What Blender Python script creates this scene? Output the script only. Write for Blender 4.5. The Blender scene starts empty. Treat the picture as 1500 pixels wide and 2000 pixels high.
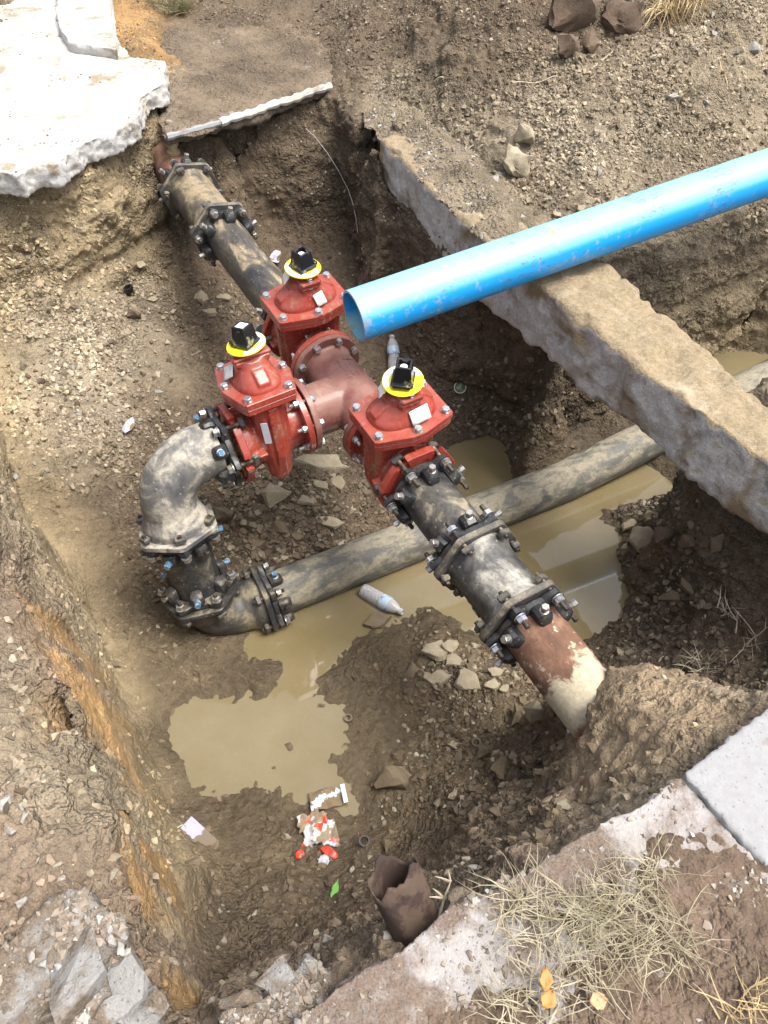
import bpy, bmesh, math, random
import numpy as np
from mathutils import Vector, Matrix, Euler
from mathutils.bvhtree import BVHTree
from mathutils.geometry import delaunay_2d_cdt

random.seed(7)
rng = np.random.default_rng(11)
scene = bpy.context.scene
COL = scene.collection

# ------------------------------------------------------------------ camera
FOC, PITCH, CAMZ = 1500.0, 48.5, 2.39           # focal length in pixels of the 1500x2000 photograph
cam_d = bpy.data.cameras.new('camera')
cam = bpy.data.objects.new('camera', cam_d)
COL.objects.link(cam)
cam.location = (0, 0, CAMZ)
cam.rotation_euler = (math.radians(90 - PITCH), 0, 0)
cam_d.sensor_fit = 'VERTICAL'
cam_d.sensor_height = 24.0
cam_d.lens = 24.0 * FOC / 2000.0
cam_d.clip_start = 0.05
cam_d.clip_end = 500
scene.camera = cam

# ------------------------------------------------------------------ light
SUN_EL, SUN_AZ = 66.0, 104.0       # veiled sun high on the right
w = bpy.data.worlds.new('World')
scene.world = w
w.use_nodes = True
wn = w.node_tree
bg = wn.nodes['Background']
sky = wn.nodes.new('ShaderNodeTexSky')
sky.sky_type = 'NISHITA'
sky.sun_disc = False
sky.sun_elevation = math.radians(SUN_EL)
sky.sun_rotation = math.radians(SUN_AZ)
sky.air_density = 1.0
sky.dust_density = 7.0
sky.ozone_density = 0.6
hs = wn.nodes.new('ShaderNodeHueSaturation')          # thin cloud takes most of the blue out of the sky
hs.inputs['Saturation'].default_value = 0.5
wn.links.new(sky.outputs['Color'], hs.inputs['Color'])
wn.links.new(hs.outputs['Color'], bg.inputs['Color'])
bg.inputs['Strength'].default_value = 0.15
sd = bpy.data.lights.new('sun', 'SUN')
sd.energy = 1.55
sd.angle = math.radians(24)
sd.color = (1.0, 0.955, 0.88)
sun = bpy.data.objects.new('sun', sd)
COL.objects.link(sun)
az, el = math.radians(SUN_AZ), math.radians(SUN_EL)
sdir = Vector((math.sin(az) * math.cos(el), math.cos(az) * math.cos(el), math.sin(el)))
sun.rotation_euler = sdir.to_track_quat('Z', 'Y').to_euler()
sun.location = sdir * 20
scene.view_settings.view_transform = 'Standard'
scene.view_settings.look = 'None'
scene.view_settings.gamma = 1
scene.view_settings.use_curve_mapping = False
scene.view_settings.exposure = 0.98
scene.render.engine = 'CYCLES'
scene.cycles.use_denoising = True
scene.cycles.max_bounces = 7
scene.cycles.diffuse_bounces = 3
scene.cycles.glossy_bounces = 3
scene.cycles.transmission_bounces = 6
scene.cycles.caustics_reflective = False
scene.cycles.caustics_refractive = False

# ------------------------------------------------------------------ placing by measured sight lines
_sp, _cp = math.sin(math.radians(PITCH)), math.cos(math.radians(PITCH))

def ray(u, v):
    r = (u - 750.0) / FOC
    d = (v - 1000.0) / FOC
    return Vector((r, _cp - d * _sp, -_sp - d * _cp))

def at(u, v, z):
    "the point at height z that the photograph shows at pixel (u, v)"
    d = ray(u, v)
    t = (z - CAMZ) / d.z
    return Vector((0, 0, CAMZ)) + d * t

# ------------------------------------------------------------------ numpy noise
def _hash(i, j, k, s):
    h = (i.astype(np.int64) * 374761393 + j.astype(np.int64) * 668265263 + k.astype(np.int64) * 2147483647 + s * 974634777) & 0xFFFFFFFF
    h = ((h ^ (h >> 13)) * 1274126177) & 0xFFFFFFFF
    h = ((h ^ (h >> 16)) * 2246822519) & 0xFFFFFFFF
    return (h ^ (h >> 15)) & 0xFFFFFFFF

def vnoise(P, f, s=0):
    "gradient-free value noise in -1..1, smooth"
    Q = P * f
    I = np.floor(Q).astype(np.int64)
    t = Q - I
    t = t * t * t * (t * (t * 6 - 15) + 10)
    out = np.zeros(len(P))
    for dx in (0, 1):
        wx = t[:, 0] if dx else 1 - t[:, 0]
        for dy in (0, 1):
            wy = t[:, 1] if dy else 1 - t[:, 1]
            for dz in (0, 1):
                wz = t[:, 2] if dz else 1 - t[:, 2]
                out += wx * wy * wz * (_hash(I[:, 0] + dx, I[:, 1] + dy, I[:, 2] + dz, s) / 2147483648.0 - 1.0)
    return out

def fbm(P, f, octv=4, gain=0.5, s=0):
    a, out, tot = 1.0, np.zeros(len(P)), 0.0
    for o in range(octv):
        out += a * vnoise(P + 13.7 * o, f, s + o)
        tot += a
        a *= gain
        f *= 2.03
    return out / tot * 1.6

def worley(P, f, s=0):
    "distances to the nearest and second nearest cell point, and the id of the nearest"
    Q = P * f
    I = np.floor(Q).astype(np.int64)
    d1 = np.full(len(P), 9.0)
    d2 = np.full(len(P), 9.0)
    cid = np.zeros(len(P))
    for dx in (-1, 0, 1):
        for dy in (-1, 0, 1):
            for dz in (-1, 0, 1):
                i, j, k = I[:, 0] + dx, I[:, 1] + dy, I[:, 2] + dz
                h = _hash(i, j, k, s)
                px = i + (h & 1023) / 1023.0
                py = j + ((h >> 10) & 1023) / 1023.0
                pz = k + ((h >> 20) & 1023) / 1023.0
                d = (px - Q[:, 0]) ** 2 + (py - Q[:, 1]) ** 2 + (pz - Q[:, 2]) ** 2
                near = d < d1
                d2 = np.where(near, d1, np.minimum(d2, d))
                cid = np.where(near, (h % 997) / 997.0, cid)
                d1 = np.where(near, d, d1)
    return np.sqrt(d1), np.sqrt(d2), cid

# ------------------------------------------------------------------ object helpers
def tag(o, label=None, cat=None, group=None, kind=None):
    if label: o['label'] = label
    if cat: o['category'] = cat
    if group: o['group'] = group
    if kind: o['kind'] = kind
    return o

def mesh_np(name, V, F, mats=(), smooth=True, sharp=None):
    me = bpy.data.meshes.new(name)
    V = np.asarray(V, dtype=np.float32)
    F = np.asarray(F, dtype=np.int32)
    n = F.shape[1]
    me.vertices.add(len(V))
    me.vertices.foreach_set('co', V.ravel())
    me.loops.add(F.size)
    me.loops.foreach_set('vertex_index', F.ravel())
    me.polygons.add(len(F))
    me.polygons.foreach_set('loop_start', np.arange(0, F.size, n, dtype=np.int32))
    me.polygons.foreach_set('loop_total', np.full(len(F), n, dtype=np.int32))
    me.update(calc_edges=True)
    me.validate()
    if smooth: me.shade_smooth()
    else: me.shade_flat()
    if sharp: me.set_sharp_from_angle(angle=math.radians(sharp))
    for m in mats: me.materials.append(m)
    return me

def link(name, me, parent=None):
    o = bpy.data.objects.new(name, me)
    COL.objects.link(o)
    if parent is not None: o.parent = parent
    return o

def empty(name, M, label, cat, group=None):
    o = bpy.data.objects.new(name, None)
    COL.objects.link(o)
    o.empty_display_size = 0.05
    o.matrix_world = M
    return tag(o, label, cat, group)

def frame(origin, x, up=Vector((0, 0, 1)), roll=0.0):
    x = Vector(x).normalized()
    y = Vector(up).cross(x).normalized()
    z = x.cross(y).normalized()
    M = Matrix((x, y, z)).transposed().to_4x4()
    M = Matrix.Translation(origin) @ M @ Matrix.Rotation(roll, 4, 'X')
    return M

class MB:
    "collects verts and faces of one part"
    def __init__(self): self.v, self.f = [], []
    def add(self, vs, fs, M=None):
        o = len(self.v)
        for p in vs:
            p = Vector(p)
            self.v.append(M @ p if M else p)
        for f in fs: self.f.append([o + i for i in f])
        return self
    def rings(self, rings, cap0=True, cap1=True, M=None, closed=False):
        n = len(rings[0])
        vs = [p for r in rings for p in r]
        fs = []
        m = len(rings)
        for i in range(m if closed else m - 1):
            a, b = i * n, ((i + 1) % m) * n
            for k in range(n):
                fs.append((a + k, a + (k + 1) % n, b + (k + 1) % n, b + k))
        if cap0 and not closed: fs.append(tuple(range(n))[::-1])
        if cap1 and not closed: fs.append(tuple((m - 1) * n + k for k in range(n)))
        return self.add(vs, fs, M)
    def lathe(self, prof, seg=40, M=None, cap0=True, cap1=True, closed=False):
        "profile [(x, r)] turned about the X axis"
        R = [[(x, r * math.cos(2 * math.pi * k / seg), r * math.sin(2 * math.pi * k / seg)) for k in range(seg)] for x, r in prof]
        return self.rings(R, cap0, cap1, M, closed)
    def prism(self, poly, x0, x1, c=0.0, M=None):
        "polygon in YZ extruded along X, with a chamfer c"
        n = len(poly)
        cy = sum(p[0] for p in poly) / n
        cz = sum(p[1] for p in poly) / n
        rad = sum(math.hypot(p[0] - cy, p[1] - cz) for p in poly) / n
        s = 1 - c / rad if rad else 1
        def ring(x, k): return [(x, cy + (p[0] - cy) * k, cz + (p[1] - cz) * k) for p in poly]
        if c > 0:
            R = [ring(x0, s), ring(x0 + c, 1), ring(x1 - c, 1), ring(x1, s)]
        else:
            R = [ring(x0, 1), ring(x1, 1)]
        return self.rings(R, True, True, M)
    def box(self, sx, sy, sz, M=None, c=0.0, taper=1.0):
        hx, hy, hz = sx / 2, sy / 2, sz / 2
        def ring(z, k, cc):
            a, b = hx * k, hy * k
            if c <= 0: return [(-a, -b, z), (a, -b, z), (a, b, z), (-a, b, z)]
            return [(-a + c, -b + cc, z), (a - c, -b + cc, z), (a - cc, -b + c, z), (a - cc, b - c, z), (a - c, b - cc, z), (-a + c, b - cc, z), (-a + cc, b - c, z), (-a + cc, -b + c, z)]
        if c > 0: R = [ring(-hz, 1, c * .7), ring(-hz + c, 1, 0), ring(hz - c, taper, 0), ring(hz, taper, c * .7)]
        else: R = [ring(-hz, 1, 0), ring(hz, taper, 0)]
        return self.rings(R, True, True, M)
    def tube(self, pts, r, seg=10, cap=True, M=None):
        pts = [Vector(p) for p in pts]
        rs = r if isinstance(r, (list, tuple)) else [r] * len(pts)
        R = []
        ref = Vector((0, 0, 1))
        for i, p in enumerate(pts):
            d = (pts[min(i + 1, len(pts) - 1)] - pts[max(i - 1, 0)]).normalized()
            if i == 0 and abs(d.dot(ref)) > .9: ref = Vector((1, 0, 0))
            y = ref.cross(d).normalized()
            ref = d.cross(y).normalized()
            R.append([p + (y * math.cos(2 * math.pi * k / seg) + ref * math.sin(2 * math.pi * k / seg)) * rs[i] for k in range(seg)])
        return self.rings(R, cap, cap, M)
    def mesh(self, name, m, sharp=35, smooth=True):
        me = bpy.data.meshes.new(name)
        me.from_pydata([tuple(p) for p in self.v], [], self.f)
        bm = bmesh.new(); bm.from_mesh(me)
        bmesh.ops.recalc_face_normals(bm, faces=bm.faces)
        bm.to_mesh(me); bm.free()
        if smooth:
            me.shade_smooth()
            me.set_sharp_from_angle(angle=math.radians(sharp))
        if m: me.materials.append(m)
        return me
    def obj(self, name, m, parent=None, sharp=35, bevel=0.0):
        o = link(name, self.mesh(name, m, sharp), parent)
        if bevel:
            b = o.modifiers.new('bevel', 'BEVEL'); b.width = bevel; b.segments = 2; b.limit_method = 'ANGLE'; b.angle_limit = math.radians(40)
        return o

def cast(mb, name, m, voxel=0.006, smooth=8, sharp=None):
    "one casting: overlapping shapes fused to a single skin with soft fillets"
    me = mb.mesh(name + '_raw', None, smooth=False)
    o = bpy.data.objects.new('tmp', me); COL.objects.link(o)
    r = o.modifiers.new('r', 'REMESH'); r.mode = 'VOXEL'; r.voxel_size = voxel
    if smooth:
        s = o.modifiers.new('s', 'SMOOTH'); s.iterations = smooth; s.factor = 0.5
    dg = bpy.context.evaluated_depsgraph_get()
    dg.update()
    out = bpy.data.meshes.new_from_object(o.evaluated_get(dg))
    bpy.data.objects.remove(o); bpy.data.meshes.remove(me)
    out.name = name
    out.materials.clear()
    if m: out.materials.append(m)
    out.shade_smooth()
    return out

def copy_tree(o, parent=None):
    c = o.copy(); COL.objects.link(c)
    if parent is not None:
        c.parent = parent
    for ch in o.children: copy_tree(ch, c)
    return c
# ------------------------------------------------------------------ materials
class NT:
    def __init__(self, name):
        self.m = bpy.data.materials.new(name); self.m.use_nodes = True
        self.t = self.m.node_tree; self.b = self.t.nodes['Principled BSDF']
        self.tc = None
    def n(self, typ): return self.t.nodes.new(typ)
    def l(self, a, b): self.t.links.new(a, b)
    def put(self, sock, val):
        if isinstance(val, bpy.types.NodeSocket): self.l(val, sock)
        elif isinstance(val, (tuple, list)) and len(val) == 3 and sock.type == 'RGBA': sock.default_value = (*val, 1)
        else: sock.default_value = val
    def set(self, **k):
        for a, v in k.items(): self.put(self.b.inputs[a.replace('_', ' ')], v)
        return self
    def obj(self):
        if not self.tc: self.tc = self.n('ShaderNodeTexCoord')
        return self.tc.outputs['Object']
    def geo(self, what): 
        g = self.n('ShaderNodeNewGeometry'); return g.outputs[what]
    def noise(self, s, d=4, r=.55, vec=None, dist=0.0):
        x = self.n('ShaderNodeTexNoise'); x.inputs['Scale'].default_value = s; x.inputs['Detail'].default_value = d
        x.inputs['Roughness'].default_value = r; x.inputs['Distortion'].default_value = dist
        self.l(vec or self.obj(), x.inputs['Vector']); return x.outputs['Fac']
    def vor(self, s, feat='F1', vec=None, out='Distance', rnd=1.0):
        x = self.n('ShaderNodeTexVoronoi'); x.feature = feat; x.inputs['Scale'].default_value = s; x.inputs['Randomness'].default_value = rnd
        self.l(vec or self.obj(), x.inputs['Vector']); return x.outputs[out]
    def ramp(self, f, *stops, interp='LINEAR'):
        x = self.n('ShaderNodeValToRGB'); x.color_ramp.interpolation = interp
        el = x.color_ramp.elements
        while len(el) < len(stops): el.new(0.5)
        for e, (p, c) in zip(el, stops):
            e.position = p
            e.color = (c, c, c, 1) if isinstance(c, (int, float)) else (*c, 1)
        self.l(f, x.inputs['Fac']); return x.outputs['Color']
    def mix(self, f, a, b, mode='MIX'):
        x = self.n('ShaderNodeMix'); x.data_type = 'RGBA'; x.blend_type = mode
        self.put(x.inputs[0], f); self.put(x.inputs[6], a); self.put(x.inputs[7], b); return x.outputs[2]
    def math(self, op, a, b=0.0, clamp=False):
        x = self.n('ShaderNodeMath'); x.operation = op; x.use_clamp = clamp
        self.put(x.inputs[0], a); self.put(x.inputs[1], b); return x.outputs[0]
    def sep(self, v, i):
        x = self.n('ShaderNodeSeparateXYZ'); self.l(v, x.inputs[0]); return x.outputs[i]
    def attr(self, name, out='Color'):
        x = self.n('ShaderNodeAttribute'); x.attribute_name = name; return x.outputs[out]
    def rand(self):
        x = self.n('ShaderNodeObjectInfo'); return x.outputs['Random']
    def mapping(self, scale, vec=None):
        x = self.n('ShaderNodeMapping'); x.inputs['Scale'].default_value = scale
        self.l(vec or self.obj(), x.inputs['Vector']); return x.outputs['Vector']
    def bump(self, h, strength=.5, dist=.005, prev=None):
        x = self.n('ShaderNodeBump'); x.inputs['Strength'].default_value = strength; x.inputs['Distance'].default_value = dist
        self.l(h, x.inputs['Height'])
        if prev: self.l(prev, x.inputs['Normal'])
        self.l(x.outputs['Normal'], self.b.inputs['Normal']); return x.outputs['Normal']

def m_ground():
    t = NT('soil')
    P = t.geo('Position')
    col = t.attr('Col'); wet = t.attr('Wet', 'Fac')
    n1 = t.noise(5, 4, .6, P); n2 = t.noise(38, 5, .65, P); n3 = t.noise(150, 3, .7, P)
    c = t.mix(t.ramp(n1, (.3, 0), (.72, 1)), t.mix(.45, col, (.05, .035, .022)), col)
    c = t.mix(t.ramp(n2, (.42, 0), (.75, .55)), c, t.mix(.5, col, (.36, .29, .19)))
    c = t.mix(t.ramp(n3, (.3, .55), (.5, 0)), c, t.mix(.6, c, (.03, .02, .013)))
    # pale grit pressed in the soil
    v = t.vor(110, 'F1', P); vc = t.vor(110, 'F1', P, 'Color')
    pick = t.math('MULTIPLY', t.ramp(t.sep(vc, 0), (.72, 0), (.76, 1)), t.ramp(v, (.28, 1), (.36, 0)))
    dry = t.math('MULTIPLY', t.math('SUBTRACT', 1.0, wet, True), t.ramp(t.noise(1.9, 3, .6, P), (.44, 0), (.62, 1)))
    pick = t.math('MULTIPLY', pick, t.math('MULTIPLY', dry, .75))
    c = t.mix(pick, c, t.mix(.45, t.mix(t.sep(vc, 1), (.32, .27, .2), (.16, .125, .09)), col))
    c = t.mix(t.math('MULTIPLY', t.math('POWER', wet, 1.6), .62), c, t.mix(.6, c, (.045, .034, .018)))
    t.set(Base_Color=c, Roughness=t.math('SUBTRACT', .95, t.math('ADD', t.math('MULTIPLY', wet, .45), t.math('MULTIPLY', t.math('POWER', wet, 4.0), .30))))
    t.b.inputs['Specular IOR Level'].default_value = .35
    rg = t.math('MULTIPLY', t.math('MINIMUM', t.attr('Rgh', 'Fac'), 1.0), t.ramp(t.noise(2.6, 3, .6, P), (.40, .18), (.62, 1)))
    rg = t.math('MULTIPLY', rg, t.math('SUBTRACT', 1.0, t.math('MULTIPLY', t.math('POWER', wet, 4.0), .7)))
    wp_ = t.n('ShaderNodeVectorMath'); wp_.operation = 'ADD'
    nc = t.n('ShaderNodeTexNoise'); nc.inputs['Scale'].default_value = 40; nc.inputs['Detail'].default_value = 2; t.l(P, nc.inputs['Vector'])
    sc_ = t.n('ShaderNodeVectorMath'); sc_.operation = 'SCALE'; sc_.inputs['Scale'].default_value = .008; t.l(nc.outputs['Color'], sc_.inputs[0])
    t.l(P, wp_.inputs[0]); t.l(sc_.outputs[0], wp_.inputs[1]); W = wp_.outputs[0]
    v2 = t.vor(52, 'F1', W); v3 = t.vor(115, 'F1', W)
    h = t.math('ADD', t.math('MULTIPLY', n2, .9), t.math('MULTIPLY', n3, .3))
    h = t.math('ADD', h, t.math('MULTIPLY', t.math('ADD', t.ramp(v2, (.1, 1), (.75, 0)), t.math('MULTIPLY', t.ramp(v3, (.1, 1), (.75, 0)), .5)), t.math('MULTIPLY', rg, 1.1)))
    h = t.math('ADD', h, t.math('MULTIPLY', pick, .3))
    t.bump(h, .9, .020)
    return t.m

def m_attr_rock(name, rough=.9):
    t = NT(name)
    col = t.attr('Col')
    P = t.geo('Position')
    n = t.noise(55, 5, .65, P); n3 = t.noise(220, 3, .6, P)
    c = t.mix(t.ramp(n, (.35, .6), (.6, 0)), col, t.mix(.55, col, (.05, .038, .025)))
    t.set(Base_Color=c, Roughness=rough)
    t.bump(t.math('ADD', n, t.math('MULTIPLY', n3, .4)), .5, .006)
    return t.m

def m_stone(name, a, b, dirt=(.12, .085, .05), dirt_amt=.45, bump=.5):
    t = NT(name)
    P = t.geo('Position')
    r = t.rand()
    c = t.mix(r, a, b)
    n = t.noise(26, 6, .62, P); n2 = t.noise(120, 4, .65, P)
    c = t.mix(t.ramp(n, (.36, dirt_amt), (.62, 0)), c, dirt)
    c = t.mix(t.ramp(n2, (.35, .35), (.6, 0)), c, t.mix(.5, c, (.05, .04, .03)))
    t.set(Base_Color=c, Roughness=.9)
    t.bump(t.math('ADD', n, t.math('MULTIPLY', n2, .5)), bump, .008)
    return t.m

def m_concrete(name, base, soil, soil_amt, scale=6.0, pit=.5, stain=None):
    t = NT(name)
    P = t.geo('Position')
    n = t.noise(scale, 7, .62, P); n2 = t.noise(48, 6, .65, P); n3 = t.noise(190, 3, .6, P)
    c = t.mix(t.ramp(n2, (.35, .4), (.65, 0)), base, t.mix(.5, base, (.12, .1, .085)))
    if stain:
        c = t.mix(t.ramp(t.noise(3.1, 5, .6, P, .6), (.52, 0), (.62, .7)), c, stain)
    lo = .62 - soil_amt * .5
    m = t.ramp(n, (lo, 0), (lo + .09, 1))
    m = t.math('MULTIPLY', m, t.ramp(n2, (.3, .55), (.5, 1)))
    sc = t.mix(t.ramp(n3, (.35, 0), (.65, 1)), t.mix(.5, soil, (.03, .02, .015)), soil)
    c = t.mix(m, c, sc)
    v = t.vor(75, 'F1', P)
    c = t.mix(t.ramp(v, (.12, .6), (.2, 0)), c, t.mix(.6, c, (.06, .05, .04)))
    t.set(Base_Color=c, Roughness=.92)
    h = t.math('ADD', t.math('MULTIPLY', n2, .8), t.math('MULTIPLY', n3, .35))
    h = t.math('ADD', h, t.math('MULTIPLY', t.ramp(v, (.1, 0), (.22, 1)), .2))
    h = t.math('ADD', h, t.math('MULTIPLY', m, .35))
    t.bump(h, pit, .012)
    return t.m

def m_kerb():
    "mud lies on the top and in the chipped places; the cast side still shows pale cement with brown runs"
    t = NT('mud_stained_concrete')
    P = t.geo('Position'); nz = t.sep(t.geo('Normal'), 2)
    n = t.noise(5, 7, .62, P); n2 = t.noise(48, 5, .65, P); n3 = t.noise(170, 3, .6, P); nb = t.noise(2.3, 4, .6, P, .5)
    side = t.mix(t.ramp(n2, (.3, 0), (.7, 1)), (.42, .40, .385), (.62, .60, .58))
    side = t.mix(t.ramp(nb, (.50, 0), (.62, .9)), side, (.24, .165, .085))
    side = t.mix(t.ramp(n, (.56, 0), (.64, .75)), side, (.20, .15, .095))
    top = t.mix(t.ramp(n2, (.3, 0), (.7, 1)), (.22, .168, .10), (.36, .29, .185))
    top = t.mix(t.ramp(n, (.56, 0), (.66, .6)), top, (.50, .44, .33))
    c = t.mix(t.ramp(t.math('ADD', nz, t.math('MULTIPLY', t.math('SUBTRACT', n2, .5), .5)), (.25, 0), (.5, 1)), side, top)
    c = t.mix(t.ramp(n3, (.35, .35), (.5, 0)), c, (.10, .08, .055))
    t.set(Base_Color=c, Roughness=.9)
    t.bump(t.math('ADD', n2, t.math('MULTIPLY', n3, .4)), .8, .014)
    return t.m

def m_iron(name, base, mud, amt, top=.35, scale=7.0, rough=.45, streak=(1, 1, 1), speck=.5):
    "coated iron with dried mud lying on it, more of it on faces that look up"
    t = NT(name)
    V = t.mapping(streak)
    nz = t.sep(t.geo('Normal'), 2)
    n = t.noise(scale, 7, .62, V, .5); n2 = t.noise(60, 4, .6); n4 = t.noise(22, 5, .65, V, .3)
    f = t.math('ADD', n, t.math('MULTIPLY', nz, top * .16))
    lo = .76 - amt * .38
    m = t.ramp(f, (lo, 0), (lo + .1, 1))
    m = t.math('MULTIPLY', m, t.ramp(n4, (.36, .12), (.5, 1)))
    film = t.math('MULTIPLY', t.ramp(f, (lo - .14, 0), (lo + .05, .3)), 1.0)
    v = t.vor(48, 'F1'); vc = t.vor(48, 'F1', None, 'Color')
    sp = t.math('MULTIPLY', t.ramp(v, (.16, 1), (.26, 0)), t.ramp(t.sep(vc, 0), (.7, 0), (.74, speck)))
    m = t.math('MAXIMUM', m, sp)
    mc = t.mix(t.ramp(n2, (.3, 0), (.7, 1)), t.mix(.45, mud, (.09, .07, .045)), mud)
    b = t.mix(t.ramp(n2, (.4, 0), (.7, .4)), base, t.mix(.75, base, (.1, .1, .105)))
    c = t.mix(film, b, mc)
    c = t.mix(m, c, mc)
    t.set(Base_Color=c, Roughness=t.math('ADD', rough, t.math('MULTIPLY', m, .45), True))
    h = t.math('ADD', t.math('MULTIPLY', m, .5), t.math('MULTIPLY', n2, .25))
    t.bump(h, .5, .006)
    return t.m

def m_paint(name, base, dust, amt, rough=.32, chip=None):
    t = NT(name)
    nz = t.sep(t.geo('Normal'), 2)
    n = t.noise(9, 6, .6); n2 = t.noise(70, 4, .6); n3 = t.noise(28, 5, .6)
    f = t.math('ADD', n, t.math('MULTIPLY', nz, .16))
    m = t.ramp(f, (.62 - amt * .3, 0), (.86 - amt * .25, amt))
    c = t.mix(t.ramp(n2, (.35, 0), (.7, .3)), base, t.mix(.6, base, dust))
    c = t.mix(m, c, dust)
    spot = t.ramp(t.noise(110, 3, .55), (.64, 0), (.69, .85))
    spot = t.math('MULTIPLY', spot, t.ramp(n3, (.5, 0), (.6, 1)))
    c = t.mix(spot, c, chip or dust)
    splat = t.math('MULTIPLY', t.ramp(t.noise(38, 5, .66), (.55, 0), (.60, .8)), t.ramp(t.noise(6, 3, .5), (.50, 0), (.62, 1)))
    c = t.mix(splat, c, (.25, .205, .14))
    m = t.math('MAXIMUM', m, splat)
    t.set(Base_Color=c, Roughness=t.math('ADD', rough, t.math('MULTIPLY', m, .4), True))
    t.b.inputs['Coat Weight'].default_value = .15
    t.bump(t.math('ADD', t.math('MULTIPLY', n2, .5), t.math('MULTIPLY', t.noise(260, 2, .5), .35)), .22, .003)
    return t.m

def m_plain(name, base, rough=.5, metal=0.0, var=.25, scale=40, bump=.1, dirt=None, dirt_amt=.3):
    t = NT(name)
    n = t.noise(scale, 4, .6)
    c = t.mix(t.ramp(n, (.35, 0), (.7, var)), base, t.mix(.6, base, (.03, .03, .03)))
    if dirt:
        d = t.noise(scale * .4, 5, .62)
        c = t.mix(t.ramp(d, (.62 - dirt_amt * .4, 0), (.7 - dirt_amt * .4, .9)), c, dirt)
    t.set(Base_Color=c, Roughness=rough, Metallic=metal)
    t.bump(n, bump, .003)
    return t.m

def m_rust(name, patch=True):
    t = NT(name)
    n = t.noise(11, 7, .65, None, .4); n2 = t.noise(60, 5, .65); n3 = t.noise(5, 5, .6)
    c = t.ramp(n, (.3, (.085, .045, .03)), (.5, (.175, .09, .055)), (.68, (.27, .165, .11)))
    c = t.mix(t.ramp(n2, (.35, .5), (.6, 0)), c, t.mix(.5, c, (.06, .03, .02)))
    if patch:   # a coat of old lime mortar, metres along the pipe
        x = t.sep(t.obj(), 0)
        band = t.math('MULTIPLY', t.ramp(t.math('ADD', x, t.math('MULTIPLY', n, .34)), (.50, 0), (.53, 1)),
                      t.ramp(t.math('ADD', x, t.math('MULTIPLY', n3, .3)), (.66, 1), (.70, 0)))
        spots = t.math('MULTIPLY', t.ramp(t.noise(24, 4, .55), (.6, 0), (.64, .8)), t.ramp(x, (.13, 0), (.18, 1)))
        c = t.mix(t.math('MAXIMUM', band, spots), c, t.mix(t.ramp(n2, (.3, 0), (.7, 1)), (.34, .29, .2), (.5, .45, .34)))
    t.set(Base_Color=c, Roughness=.85)
    t.bump(t.math('ADD', n, t.math('MULTIPLY', n2, .6)), .5, .006)
    return t.m

def m_blue():
    t = NT('blue_pvc')
    P = t.obj()
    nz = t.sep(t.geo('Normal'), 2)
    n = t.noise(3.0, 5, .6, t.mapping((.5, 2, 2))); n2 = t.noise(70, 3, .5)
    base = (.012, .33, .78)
    dusty_highlight = (.26, .56, .60)       # dust, plus the bright sky highlight painted in where the pipe looks up
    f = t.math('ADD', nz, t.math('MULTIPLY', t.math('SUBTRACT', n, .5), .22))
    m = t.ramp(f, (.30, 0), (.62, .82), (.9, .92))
    c = t.mix(m, base, dusty_highlight)
    x = t.sep(P, 0)
    smear = t.math('MULTIPLY', t.ramp(t.noise(46, 5, .7, t.mapping((.6, 1.4, 1.4))), (.56, 0), (.62, .8)), t.ramp(t.noise(1.9, 2, .5, t.mapping((1, .6, .6))), (.54, 0), (.62, 1)))
    for x0, w0 in ((1.5, .12), (1.92, .1)):
        win = t.ramp(t.math('ABSOLUTE', t.math('SUBTRACT', x, x0)), (w0 * .5, 1), (w0, 0))
        win = t.math('MULTIPLY', win, t.ramp(nz, (.35, 0), (.5, 1)))
        smear = t.math('MAXIMUM', smear, t.math('MULTIPLY', win, t.ramp(t.noise(60, 4, .7, t.mapping((.5, 1.5, 1.5))), (.5, 0), (.56, .75))))
    dirt = t.math('MULTIPLY', t.ramp(t.noise(26, 6, .7), (.54, 0), (.66, .75)), t.ramp(t.noise(3, 3, .5), (.42, 0), (.58, 1)))
    c = t.mix(dirt, c, (.35, .36, .33))
    endm = t.math('MULTIPLY', t.ramp(x, (.0, .7), (.03, 0)), t.ramp(t.noise(35, 4, .6), (.4, 0), (.6, 1)))
    c = t.mix(endm, c, (.3, .26, .19))
    c = t.mix(smear, c, (.13, .13, .14))
    clay = t.math('MULTIPLY', t.ramp(t.noise(30, 4, .6), (.5, 0), (.55, 1)), t.ramp(t.math('ABSOLUTE', t.math('SUBTRACT', x, .98)), (.0, 1), (.045, 0)))
    clay = t.math('MULTIPLY', clay, t.ramp(nz, (.55, 0), (.7, 1)))
    c = t.mix(clay, c, (.42, .25, .12))
    t.set(Base_Color=c, Roughness=.36)
    t.bump(t.noise(14, 3, .5, t.mapping((.15, 1, 1))), .06, .004)
    return t.m

def m_water():
    t = NT('muddy_water')
    P = t.geo('Position')
    n = t.noise(2.2, 4, .55, P); n2 = t.noise(60, 3, .6, P)
    c = t.mix(t.ramp(n, (.35, 0), (.65, 1)), (.165, .132, .066), (.20, .165, .095))
    c = t.mix(t.ramp(n2, (.5, 0), (.8, .15)), c, (.3, .25, .15))
    t.set(Base_Color=c, Roughness=.03, IOR=1.6)
    t.bump(t.noise(7, 2, .5, P), .02, .004)
    return t.m

def m_clear(name, tint=(.97, .98, 1)):
    t = NT(name)
    t.set(Base_Color=tint, Roughness=.12, IOR=1.25)
    t.b.inputs['Transmission Weight'].default_value = .6
    return t.m

def m_leafy(name, a, b, rough=.6):
    t = NT(name)
    n = t.noise(18, 3, .5, t.geo('Position'))
    c = t.mix(t.ramp(n, (.35, 0), (.65, 1)), a, b)
    t.set(Base_Color=c, Roughness=rough)
    return t.m

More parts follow.
